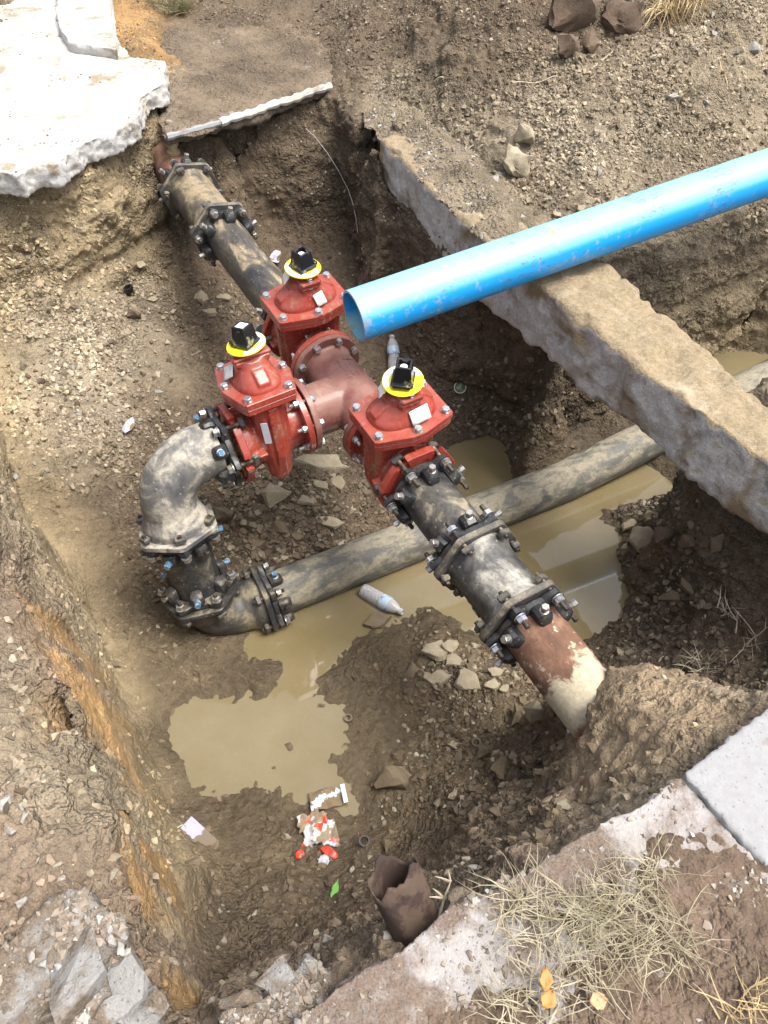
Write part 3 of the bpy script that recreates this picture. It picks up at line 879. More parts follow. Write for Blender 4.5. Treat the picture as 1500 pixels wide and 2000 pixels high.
# only the part in front of the camera is needed for placing things
_sel = (np.abs(P2[F[:, 0], 0]) < 6) & (np.abs(P2[F[:, 0], 1] - 3) < 6)
BVH = BVHTree.FromPolygons([Vector(p) for p in P2.tolist()], F[_sel].tolist())

def hit(u, v):
    "where the sight line of pixel (u, v) meets the ground"
    d = ray(u, v).normalized()
    loc, nor, i, dist = BVH.ray_cast(Vector((0, 0, CAMZ)), d)
    if loc is None: return at(u, v, 0), Vector((0, 0, 1))
    return loc, nor

def plane(name, pts, z, label):
    mb = MB(); mb.add([(x, y, z) for x, y in pts], [tuple(range(len(pts)))])
    return tag(link(name, mb.mesh(name, M_water, smooth=False)), label, kind='structure')

plane('puddle', ((-1.15, 1.0), (1.3, .9), (1.52, 1.9), (1.56, 2.6), (1.85, 3.05), (1.6, 3.66), (1.2, 3.62), (.4, 3.6), (-1.1, 2.6)), ZW, 'muddy water standing on the pit floor')
plane('trench_water', ((1.95, 2.85), (3.6, 3.7), (3.8, 5.1), (1.68, 4.0), (1.66, 3.6)), ZT, 'muddy water in the trench beyond the kerb')
# ------------------------------------------------------------------ concrete: slabs, gutter and the undermined kerb
def get_np(me):
    n = len(me.vertices)
    P = np.empty(n * 3, dtype=np.float32); me.vertices.foreach_get('co', P)
    N = np.empty(n * 3, dtype=np.float32); me.vertices.foreach_get('normal', N)
    return P.reshape(-1, 3).astype(float), N.reshape(-1, 3).astype(float)

def set_np(me, P):
    me.vertices.foreach_set('co', P.astype(np.float32).ravel()); me.update()

def roughen(me, off=(0, 0, 0), big=.012, mid=.008, small=.003, chip=.015, top=.35):
    "worn, broken faces: strong on the sides, weaker on the walked-on top"
    P, N = get_np(me)
    Q = P + np.array(off)
    k = np.where(N[:, 2] > .75, top, 1.0)
    d = fbm(Q, 4, 3, .5, 101) * big + fbm(Q, 16, 3, .55, 102) * mid + fbm(Q, 60, 2, .5, 103) * small
    a, b, c = worley(Q + .02 * fbm(Q, 11, 2, .5, 105)[:, None], 15, 104)
    d += np.where(c > .55, (c - 1.0) * 1.2, -.02) * chip
    d -= np.abs(fbm(Q, 26, 3, .6, 106)) * mid * .9
    set_np(me, P + N * (d * k)[:, None])
    return me

def outline_wobble(pts, amp=.02, step=.05):
    out = []
    for i, a in enumerate(pts):
        b = pts[(i + 1) % len(pts)]
        L = math.hypot(b[0] - a[0], b[1] - a[1]); n = max(1, int(L / step))
        for k in range(n):
            t = k / n
            x, y = a[0] + (b[0] - a[0]) * t, a[1] + (b[1] - a[1]) * t
            q = np.array([[x, y, .3], [x + 5, y, .7]])
            w_ = fbm(q, 7, 3, .55, 5) * amp
            out.append((x + w_[0], y + w_[1]))
    return out

def slab(name, px, z, th, m, label, cat, wob=.02, voxel=.014, world=False, **kw):
    pts = px if world else [(at(u, v, z).x, at(u, v, z).y) for u, v in px]
    pts = outline_wobble(pts, wob)
    cx = sum(p[0] for p in pts) / len(pts); cy = sum(p[1] for p in pts) / len(pts)
    mb = MB()
    vs = [(x - cx, y - cy, 0) for x, y in pts] + [(x - cx, y - cy, -th) for x, y in pts]
    n = len(pts)
    mb.add(vs, [tuple(range(n)), tuple(range(2 * n - 1, n - 1, -1))] + [(i, i + n, (i + 1) % n + n, (i + 1) % n) for i in range(n)])
    me = cast(mb, name, m, voxel, 2)
    roughen(me, (cx, cy, z), **kw)
    o = link(name, me); o.location = (cx, cy, z)
    return tag(o, label, cat)

S1 = slab('concrete_slab', ((-160, 330), (0, 337), (28, 341), (77, 322), (126, 310), (163, 280), (215, 259), (266, 229), (280, 190), (322, 158), (320, 119), (261, 110), (233, 84), (222, 30), (205, -90), (-160, -90)), .60, .13, M_slabwhite,
          'bright white broken concrete slab jutting over the pit corner', 'slab', .022, .012, big=.008, mid=.010, chip=.022, top=.2)
slab('concrete_block', ((112, -60), (108, 30), (128, 82), (232, 98), (216, 20), (206, -60)), .66, .08, M_slabwhite, 'smooth white concrete block lying on the bright broken slab', 'block', .01, .014, top=.2)
S2 = slab('gutter_slab', ((324, 266), (420, 241), (520, 213), (643, 168), (640, 120), (600, 50), (470, 60), (340, 70), (322, 130)), .445, .07, M_gutter,
          'soil covered concrete gutter along the far end of the pit', 'gutter', .015, .016, big=.02, mid=.012, chip=.012, top=.9)
a, b = at(430, 240, .45), at(645, 168, .455)
mb = MB(); mb.tube([a.lerp(b, t) + Vector((0, 0, .004 * math.sin(t * 17))) for t in np.linspace(0, 1, 26)], [.024 + .006 * math.sin(i * 2.3) for i in range(26)], 8)
e = mb.obj('edge_strip', M_slabwhite); e.parent = S2; e.matrix_parent_inverse = S2.matrix_world.inverted() if False else Matrix.Translation(-S2.location)
e['label'] = 'white rounded concrete edge'
a2 = at(326, 268, .45)
mb = MB(); mb.tube([a2.lerp(a, t) for t in np.linspace(0, 1, 14)], [.02 + .004 * math.sin(i * 1.9) for i in range(14)], 8)
e = mb.obj('edge_strip', M_slabgrey); e.parent = S2; e.matrix_parent_inverse = Matrix.Translation(-S2.location)
e['label'] = 'grey muddy concrete edge'

S3 = slab('concrete_slab', ((540, 2020), (620, 1960), (700, 1903), (790, 1845), (868, 1782), (905, 1765), (940, 1755), (1000, 1718), (1100, 1655), (1230, 1575), (1331, 1512), (1440, 1632), (1620, 1830), (1500, 2200), (560, 2200)), .66, .11, M_slabdirt,
          'soil-strewn grey slab with a dry grass tuft at the near edge', 'slab', .014, .010, big=.010, mid=.008, chip=.014, top=.5)
slab('concrete_slab', ((1327, 1512), (1410, 1446), (1500, 1376), (1700, 1240), (1780, 1480), (1500, 1690), (1418, 1610)), .672, .11, M_slabgrey,
     'clean pale grey slab corner with one rusty stain', 'slab', .006, .012, big=.006, mid=.003, chip=.006, top=.2)
S_bs = slab('broken_slab', ((372, 2010), (430, 1972), (520, 1925), (560, 1895), (610, 1882), (640, 1905), (640, 1950), (575, 2010), (480, 2120), (380, 2120)), .595, .09, M_rubble,
     'jagged pale concrete chunk at the near foot of the pit', 'slab', .03, .011, big=.03, mid=.016, chip=.03, top=.9)
S_bl = slab('concrete_slab', ((60, 1800), (110, 1742), (170, 1722), (200, 1765), (231, 1765), (262, 1850), (292, 1940), (322, 2030), (330, 2150), (-60, 2150), (-50, 1900)), .56, .09, M_rubble,
     'rubble covered slab with a straight edge beside the ochre wall', 'slab', .008, .012, big=.014, mid=.01, chip=.014, top=.6)
slab('slab_fragment', ((868, 1760), (905, 1735), (935, 1745), (960, 1770), (900, 1800), (870, 1795)), .63, .05, M_gutter, 'thin grey-brown concrete flake poking from under the near slab', 'fragment', .01, .009, top=.8)

# topsoil lying on the near slab
def soil_patch(px, z, h, seed, label, col=(.15, .088, .06), feather=.12):
    pts = outline_wobble([(at(u, v, z).x, at(u, v, z).y) for u, v in px], .05)
    poly = np.array(pts)
    lo, hi = poly.min(0), poly.max(0)
    st = .008
    gx, gy = np.meshgrid(np.arange(lo[0], hi[0], st), np.arange(lo[1], hi[1], st))
    X, Y = gx.ravel(), gy.ravel()
    ins = np.zeros(len(X), bool); dist = np.full(len(X), 9.0)
    for i in range(len(poly)):
        x1, y1 = poly[i]; x2, y2 = poly[(i + 1) % len(poly)]
        c = ((y1 > Y) != (y2 > Y)) & (X < (x2 - x1) * (Y - y1) / (y2 - y1 + 1e-12) + x1)
        ins ^= c
        t = np.clip(((X - x1) * (x2 - x1) + (Y - y1) * (y2 - y1)) / ((x2 - x1) ** 2 + (y2 - y1) ** 2 + 1e-12), 0, 1)
        dist = np.minimum(dist, np.hypot(X - x1 - t * (x2 - x1), Y - y1 - t * (y2 - y1)))
    sdist = np.where(ins, dist, -dist)
    Q = np.stack([X, Y, np.zeros(len(X))], 1)
    w1, w2, wid = worley(Q, 30, seed)
    hh = z - .006 + np.clip(sdist / feather, -1, 1) * h + fbm(Q, 9, 4, .6, seed) * .014 + np.clip((w2 - w1) * 2, 0, 1) * (wid - .3) * .016
    n0, n1 = gx.shape
    I = np.arange(n0 * n1).reshape(n0, n1)
    Fq = np.stack([I[:-1, :-1], I[:-1, 1:], I[1:, 1:], I[1:, :-1]], -1).reshape(-1, 4)
    Fq = Fq[(sdist[Fq] > -.06).all(1)]
    used = np.unique(Fq); mp = np.full(n0 * n1, -1); mp[used] = np.arange(len(used))
    P = np.stack([X, Y, hh], 1)[used]
    me = mesh_np('topsoil', P, mp[Fq], (M_soil,))
    cc = np.array(col) * (1 + .35 * fbm(P, 5, 3, .5, seed)[:, None])
    rg = me.attributes.new('Rgh', 'FLOAT', 'POINT'); rg.data.foreach_set('value', np.ones(len(P), dtype=np.float32))
    at_ = me.attributes.new('Col', 'FLOAT_COLOR', 'POINT')
    at_.data.foreach_set('color', np.concatenate([np.clip(cc, .01, 1), np.ones((len(cc), 1))], 1).astype(np.float32).ravel())
    return tag(link('topsoil', me), label, kind='structure')

soil_patch(((1010, 1900), (1120, 1790), (1290, 1690), (1370, 1640), (1470, 1690), (1560, 1780), (1640, 2150), (820, 2150), (900, 2000)), .66, .016, 5, 'brown topsoil spread over the near slab', (.15, .105, .078))

SP = soil_patch(((640, 90), (665, 150), (712, 208), (745, 246), (760, 268), (795, 292), (840, 345), (878, 385), (925, 430), (960, 452), (1010, 455), (1060, 430), (1000, 380), (900, 270), (780, 150), (700, 90)), .425, .085, 12, 'spoil slumped over the far end of the kerb', (.275, .228, .16), .22)

soil_patch(((350, 262), (430, 233), (520, 204), (625, 168), (680, 120), (640, 40), (470, 40), (330, 50), (300, 110), (322, 180), (332, 240)), .45, .016, 17, 'damp soil lying on the far gutter', (.20, .155, .11), .10)

# the kerb: a concrete beam left hanging across the trench
KL = [(-.02, 4.72, .43, .10, .30), (.35, 3.92, .40, .08, .31), (.53, 3.54, .405, .05, .34), (.85, 3.02, .38, .05, .36), (1.08, 2.63, .36, .05, .33), (1.30, 2.26, .36, .05, .29), (1.52, 1.89, .37, .05, .31), (1.85, 1.35, .38, .05, .33), (2.25, .7, .4, .06, .33)]
def kerb_rings():
    pts = np.array(KL)
    seg = np.r_[0, np.cumsum(np.hypot(np.diff(pts[:, 0]), np.diff(pts[:, 1])))]
    S = np.arange(0, seg[-1], .014)
    X = np.stack([np.interp(S, seg, pts[:, c]) for c in range(5)], 1)
    nv = np.array((.868, .497))
    rings = []
    for x, y, zt, zb, wd in X:
        ring = []
        h = zt - zb
        n1, n2 = int(wd / .016) if False else 21, 20
        c = .014
        for i in range(n1): ring.append((c + (wd - 2 * c) * i / (n1 - 1), zt))
        for i in range(n2): ring.append((wd, zt - c - (h - 2 * c) * i / (n2 - 1)))
        for i in range(n1): ring.append((wd - c - (wd - 2 * c) * i / (n1 - 1), zb))
        for i in range(n2): ring.append((0, zb + c + (h - 2 * c) * i / (n2 - 1)))
        rings.append([(x + nv[0] * a, y + nv[1] * a, z) for a, z in ring])
    return rings, S, X
rings, S_, X_ = kerb_rings()
mb = MB().rings(rings)
me = mb.mesh('kerb', M_kerb, smooth=True, sharp=180)
P, N = get_np(me)
n_ = len(rings[0]); sv = np.repeat(S_, n_)
topm = np.clip(N[:, 2], 0, 1)
d = fbm(P, 3.2, 3, .5, 201) * .018 + fbm(P, 13, 3, .55, 202) * .014 + fbm(P, 50, 2, .5, 203) * .003
# a crust of earth and broken lumps on the middle of its top and on its near end
def hump(c, wd, o=-.64): c = c + o; return np.exp(-((sv - c) / wd) ** 2)
def _hump(c, wd): return np.exp(-((sv - c) / wd) ** 2)
crust = hump(2.62, .42) * np.clip(.5 + fbm(P, 5, 3, .5, 204), 0, 1.4) + hump(4.15, .28) * 1.1 * np.clip(.6 + fbm(P, 5, 3, .5, 208), 0, 1.5) + hump(1.75, .2) * .6
a_, b_, c_ = worley(P, 15, 205)
d += crust * (.022 + np.clip((b_ - a_) * 2, 0, 1) * (c_ - .3) * .03) * np.where(N[:, 2] > .3, 1, .55)
chips = np.clip(fbm(P, 7, 2, .5, 207) - .35, 0, 1)
edge = (np.abs(N[:, 2]) > .25) & (np.abs(N[:, 2]) < .95)
d -= np.where(edge, chips * .09, 0)
set_np(me, P + N * d[:, None])
tag(link('kerb', me), 'long mud-stained concrete kerb bridging the trench under the blue pipe', 'kerb')
# ------------------------------------------------------------------ pipework
UR = Vector((-.4986, .8645, .0632)).normalized()         # along the main run, away from the camera
O0 = Vector((.234, 2.12, 0.0))
R8 = .115

def run(s): return O0 + UR * s
def s_at(v):
    lo, hi = -2.0, 4.0
    for _ in range(50):
        m = (lo + hi) / 2
        p = run(m) - Vector((0, 0, CAMZ))
        dep = p.y * _cp - p.z * _sp; up = p.y * _sp + p.z * _cp
        if 1000 - FOC * up / dep > v: lo = m
        else: hi = m
    return lo

def hexpts(r, n=6, a0=0.0): return [(r * math.cos(a0 + 2 * math.pi * k / n), r * math.sin(a0 + 2 * math.pi * k / n)) for k in range(n)]
def rounded(n, R, rc, a0=0.0, k=5):
    "regular polygon with rounded corners, corner circles of radius rc at distance R"
    out = []
    for i in range(n):
        a = a0 + 2 * math.pi * i / n
        cx, cy = R * math.cos(a), R * math.sin(a)
        for j in range(k):
            b = a - math.pi / n + 2 * math.pi / n * j / (k - 1)
            out.append((cx + rc * math.cos(b), cy + rc * math.sin(b)))
    return out

_share = {}
def part(name, key, build, m, parent, M=None, sharp=35, bevel=0.0):
    "a part whose mesh is shared between alike pieces"
    k = (name, key, m.name if m else '')
    if k not in _share:
        _share[k] = build().mesh(name, m, sharp)
    o = link(name, _share[k], parent)
    if M is not None: o.matrix_local = M
    if bevel:
        b = o.modifiers.new('bevel', 'BEVEL'); b.width = bevel; b.segments = 2; b.limit_method = 'ANGLE'; b.angle_limit = math.radians(40)
    return o

def b_hexhead(r=.0175, h=.015):
    mb = MB(); mb.prism(hexpts(r, 6), 0, h, .0018); mb.lathe([(-.0035, r * 1.12), (0, r * 1.12)], 16); return mb
def b_nut(r=.0205, h=.021):
    mb = MB(); mb.prism(hexpts(r, 6), 0, h, .0022); mb.lathe([(-.004, r * 1.18), (0, r * 1.18)], 18); return mb
def b_shank(L, r=.0098):
    mb = MB()
    prof = [(0, r)]
    n = int(L / .004)
    for i in range(n): prof += [(i * .004 + .001, r), (i * .004 + .003, r * .9)]
    prof += [(L - .002, r), (L, r * .8)]
    return mb.lathe(prof, 10)
def RX(a): return Matrix.Rotation(a, 4, 'X')
FLIP = Matrix.Rotation(math.pi, 4, 'Z')

def gland(parent, x, sg, a0=0.0, n=6, mring=None, mbolt=None, mnut=None, mtorque=None, gap=.045, R=.167, lug_every=1, lug_off=0, head=True, stub=.05, jitter=.012):
    """restraint gland whose joint face stands at x on the parent's X axis, looking along sg;
    ring, wedge lugs with a torque bolt each, and T-bolts with nuts between them"""
    mring = mring or M_blackclean; mbolt = mbolt or M_dkbolt; mnut = mnut or M_steelnut; mtorque = mtorque or M_steelnut
    B = Matrix.Translation((x, 0, 0)) @ (FLIP if sg < 0 else Matrix.Identity(4))
    def ring():
        mb = MB(); seg = 72; rings = []
        def prof(rad, xx):
            return [(xx, rad(2 * math.pi * k / seg) * math.cos(2 * math.pi * k / seg), rad(2 * math.pi * k / seg) * math.sin(2 * math.pi * k / seg)) for k in range(seg)]
        def ear(base, e):
            def f(a):
                t = (a / (2 * math.pi) * n) % 1.0
                t = min(t, 1 - t) * 2
                return base + e * max(0, 1 - t * 2.3) ** .6
            return f
        inner = lambda a: .1185
        rings = [prof(inner, .0), prof(ear(.140, .040), .0), prof(ear(.146, .042), .006), prof(ear(.146, .042), .026), prof(ear(.138, .038), .032), prof(inner, .036)]
        return mb.rings(rings, closed=True)
    part('gland_ring', n, ring, mring, parent, B @ Matrix.Translation((gap - .032, 0, 0)) @ RX(a0), 40)
    def lug():
        mb = MB()
        # housing: a wedge pocket, thick at the ring and sloping away along the pipe
        r0 = .117
        sec = []
        for xx, hw, top in ((0, .030, .154), (.018, .031, .163), (.046, .030, .161), (.060, .026, .146), (.068, .018, .128)):
            sec.append([(xx, -hw, r0), (xx, -hw, top - .012), (xx, -hw * .62, top), (xx, hw * .62, top), (xx, hw, top - .012), (xx, hw, r0)])
        mb.rings(sec); return mb
    def torque():
        mb = MB(); Mz = Matrix.Rotation(-math.pi / 2, 4, 'Y')
        mb.lathe([(0, .017), (.004, .017), (.005, .0125), (.014, .0125)], 14, Mz)
        mb.prism(hexpts(.0155, 6), .012, .032, .002, Mz); return mb
    for k in range(n):
        a = a0 + 2 * math.pi * (k + .5) / n
        if (k + lug_off) % lug_every == 0:
            lg = part('wedge_lug', 0, lug, mring, parent, B @ Matrix.Translation((gap, 0, 0)) @ RX(a - math.pi / 2 + math.pi / 2 * 0), 30, .003)
            part('torque_bolt', 0, torque, (mtorque if (k % 2 == 0 or mtorque is not M_bluebolt) else M_dkbolt), lg, Matrix.Translation((.032, 0, .159)), 30)
        a = a0 + 2 * math.pi * k / n - math.pi / 2
        st = stub + random.uniform(-jitter, jitter)
        L = .075 + gap + st
        bolt = part('t_bolt', round(L, 2), lambda: b_shank(round(L, 2)), mbolt, parent, B @ RX(a) @ Matrix.Translation((-.075 + .03 * 0, 0, R)), 30)
        def nutm(): return b_nut()
        part('nut', 0, nutm, mnut, bolt, Matrix.Translation((.075 + gap + .008, 0, 0)) @ RX(random.uniform(0, 1)), 30)
        if head:
            def hd(): return MB().box(.026, .05, .032, None, .006)
            part('bolt_head', 0, hd, M_ring, bolt, Matrix.Translation((.012 + .012, 0, 0)) @ RX(random.uniform(-.2, .2)), 30)

def pipe_seg(name, p0, p1, r, m, label, cat='pipe', up=Vector((0, 0, 1)), seg=48, hollow=0.0, bead=None, sag=0.0):
    d = p1 - p0; L = d.length
    o = empty(name, frame(p0, d), label, cat) if False else None
    prof = []
    n = max(2, int(L / .03))
    for i in range(n + 1): prof.append((L * i / n, r))
    mb = MB()
    if hollow:
        prof = [(0.0, r - hollow)] + [(0.0, r - .002), (.002, r)] + prof[1:-1] + [(L, r), (L, r - hollow)]
        mb.lathe(prof + [(L * .5, r - hollow)], seg, closed=True)
    else:
        mb.lathe([(0, r * .97)] + prof + [(L, r * .97)], seg)
    ob = link(name, mb.mesh(name, m, 40)); ob.matrix_world = frame(p0, d)
    return tag(ob, label, cat)

# ---- the tee
sT = s_at(775)
T = run(sT)
VB = Vector((0, 0, 1)).cross(UR).normalized()           # branch, to the left
tee = empty('pipe_tee', frame(T, UR), 'dull red-brown iron tee joining the three red valves', 'pipe tee')
MY = Matrix.Rotation(math.pi / 2, 4, 'Z')
ARMS = ((Matrix.Identity(4), .262), (FLIP, .262), (MY, .264))
mb = MB()
mb.lathe([(-.258, .121), (-.17, .121), (-.1, .126), (.1, .126), (.17, .121), (.258, .121)], 56)
mb.lathe([(0, .124), (.1, .124), (.26, .121)], 56, MY)
for Mx, L in ARMS:
    mb.lathe([(L - .04, .121), (L - .024, .134), (L - .017, .145), (L - .007, .145), (L - .007, .1)], 56, Mx)
link('body', cast(mb, 'body', M_tee, .0055, 10), tee)
for Mx, L in ARMS:
    Mx = Mx @ Matrix.Translation((L, 0, 0))
    part('flange', 0, lambda: MB().lathe([(-.03, .118), (-.03, .168), (-.027, .1715), (-.003, .1715), (0, .168), (0, .1)], 64), M_tee, tee, Mx, 30)
    for k in range(8):
        a = math.pi / 8 + k * math.pi / 4
        bo = part('flange_bolt', 0, lambda: b_shank(.115, .009), M_zinc, tee, Mx @ RX(a) @ Matrix.Translation((-.037, 0, .149)), 30)
        part('bolt_head', 1, lambda: b_hexhead(), M_zinc, bo, Matrix.Translation((.004, 0, 0)) @ FLIP @ RX(random.uniform(0, 1)), 30)
        part('nut', 1, lambda: b_nut(.0165, .016), M_zinc, bo, Matrix.Translation((.075, 0, 0)) @ RX(random.uniform(0, 1)), 30)

def cast_marks(parent, rows, r, m, name='cast_lettering', seed=1, h=.0035):
    "worn raised casting marks, rows of short strokes on a round surface; rows: (x0, angle0, count, size, along)"
    rr = random.Random(seed); mb = MB()
    for x0, a0, cnt, sz, along in rows:
        for i in range(cnt):
            if rr.random() < .12: continue
            xx = x0 + (i * sz * 1.05 if along else 0)
            aa = a0 + (0 if along else i * sz * 1.05 / r)
            for q in range(rr.choice((1, 2, 2, 3))):
                dx, da = rr.uniform(-.3, .3) * sz, rr.uniform(-.3, .3) * sz / r
                L, wd = (sz * rr.uniform(.5, .95), sz * .16) if rr.random() < .6 else (sz * .16, sz * rr.uniform(.4, .7))
                if along: L, wd = wd, L
                M = RX(aa + da) @ Matrix.Translation((xx + dx, 0, r)) 
                mb.box(L, wd, h, M)
    return tag(mb.obj(name, m, parent), kind='stuff')
cast_marks(tee, ((-.02, -.05, 9, .017, True), (-.02, .14, 8, .015, True), (-.0, .32, 7, .015, True), (.125, .25, 5, .011, False)), .1255, M_tee, seed=4, h=.003)

# ---- gate valves
def valve_meshes():
    mb = MB()
    def octo(z, hx, hy, c): return [(-hx, -hy + c, z), (-hx + c, -hy, z), (hx - c, -hy, z), (hx, -hy + c, z), (hx, hy - c, z), (hx - c, hy, z), (-hx + c, hy, z), (-hx, hy - c, z)]
    mb.rings([octo(-.215, .030, .085, .02), octo(-.185, .052, .118, .025), octo(-.05, .068, .140, .028), (octo(.12, .074, .148, .028)), octo(.245, .078, .152, .028)])
    for s in (-1, 1):    # wedge guides down both narrow ends
        mb.rings([[(-.022, s * .08, z), (.022, s * .08, z), (.022, s * yy, z), (-.022, s * yy, z)] for z, yy in ((-.20, .115), (-.05, .158), (.21, .168))])
    mb.lathe([(-.150, .119), (-.12, .119), (-.02, .128), (.02, .128), (.08, .128), (.105, .142), (.150, .150)], 56)
    for a in (0, math.pi / 2, math.pi, -math.pi / 2):  # stiffening ribs to the bell
        mb.box(.09, .016, .05, RX(a) @ Matrix.Translation((.11, 0, .148)))
    body = cast(mb, 'body', M_red, .0055, 5)
    plate = [(-.118, -.172), (-.108, -.186), (.108, -.186), (.118, -.172), (.156, -.03), (.156, .03), (.118, .172), (.108, .186), (-.108, .186), (-.118, .172), (-.156, .03), (-.156, -.03)]
    def plate_mb(z0, z1, k):
        R = []
        for z, s in ((z0, .985), (z0 + .003, 1), (z1 - .003, 1), (z1, .985)):
            R.append([(x * s * k, y * s * k, z) for x, y in plate])
        return MB().rings(R)
    fl = plate_mb(.225, .253, .985).mesh('body_flange', M_red, 30)
    bf = plate_mb(.255, .282, 1.0).mesh('bonnet_flange', M_red, 30)
    mb = MB()
    def se(z, ax, ay, p=2.6, n=40):
        out = []
        for k in range(n):
            a = 2 * math.pi * k / n
            c, s = math.cos(a), math.sin(a)
            out.append((ax * math.copysign(abs(c) ** (2 / p), c), ay * math.copysign(abs(s) ** (2 / p), s), z))
        return out
    mb.rings([se(.270, .102, .150), se(.292, .100, .147), se(.304, .095, .140), se(.318, .088, .124), se(.342, .078, .095), se(.362, .070, .076), se(.390, .064, .064)])
    for s in (-1, 1):    # shoulders running out to the short sides, and the horseshoe round the stuffing box
        mb.rings([[(-.032, s * .03, z), (.032, s * .03, z), (.026, s * y, z), (-.026, s * y, z)] for z, y in ((.270, .142), (.322, .138), (.362, .085))])
        for q in (-1, 1):
            mb.box(.018, .016, .09, Matrix.Translation((s * .062, q * .034, .338)))
    mb.rings([[(x, y, z) for x, y in ((-.078, -.052), (.078, -.052), (.078, .052), (-.078, .052))] for z in (.376, .398)])
    bon = cast(mb, 'bonnet', M_red, .005, 4)
    return body, fl, bf, bon
VBODY, VFL, VBF, VBON = valve_meshes()

def mj_red_flange(parent, x):
    "slotted bell flange of the valve: a thin back plate and raised lobes between the bolt slots"
    def back():
        seg = 72; mb = MB(); mb.lathe([(x - .03, .128), (x - .03, .158), (x - .026, .161), (x - .008, .161), (x - .006, .12)], 64); return mb
    part('bell_flange', 0, back, M_red, parent, None, 30)
    def lobe():
        mb = MB(); A = math.radians(21); ri, ro = .140, .186
        def sec(xx, rr): 
            out = []
            for k in range(7):
                a = -A + 2 * A * k / 6
                R_ = min(rr, rr * math.cos(A * .95) / math.cos(a) * 1.02)
                out.append((xx, R_ * math.sin(a), R_ * math.cos(a)))
            for k in range(7):
                a = A - 2 * A * k / 6
                out.append((xx, ri * math.sin(a), ri * math.cos(a)))
            return out
        return mb.rings([sec(x - .034, ro - .003), sec(x - .031, ro), sec(x - .003, ro), sec(x, ro - .003)])
    for k in range(6):
        part('flange_lobe', 0, lobe, M_red, parent, RX(math.pi / 6 + k * math.pi / 3 + math.pi / 6), 30)

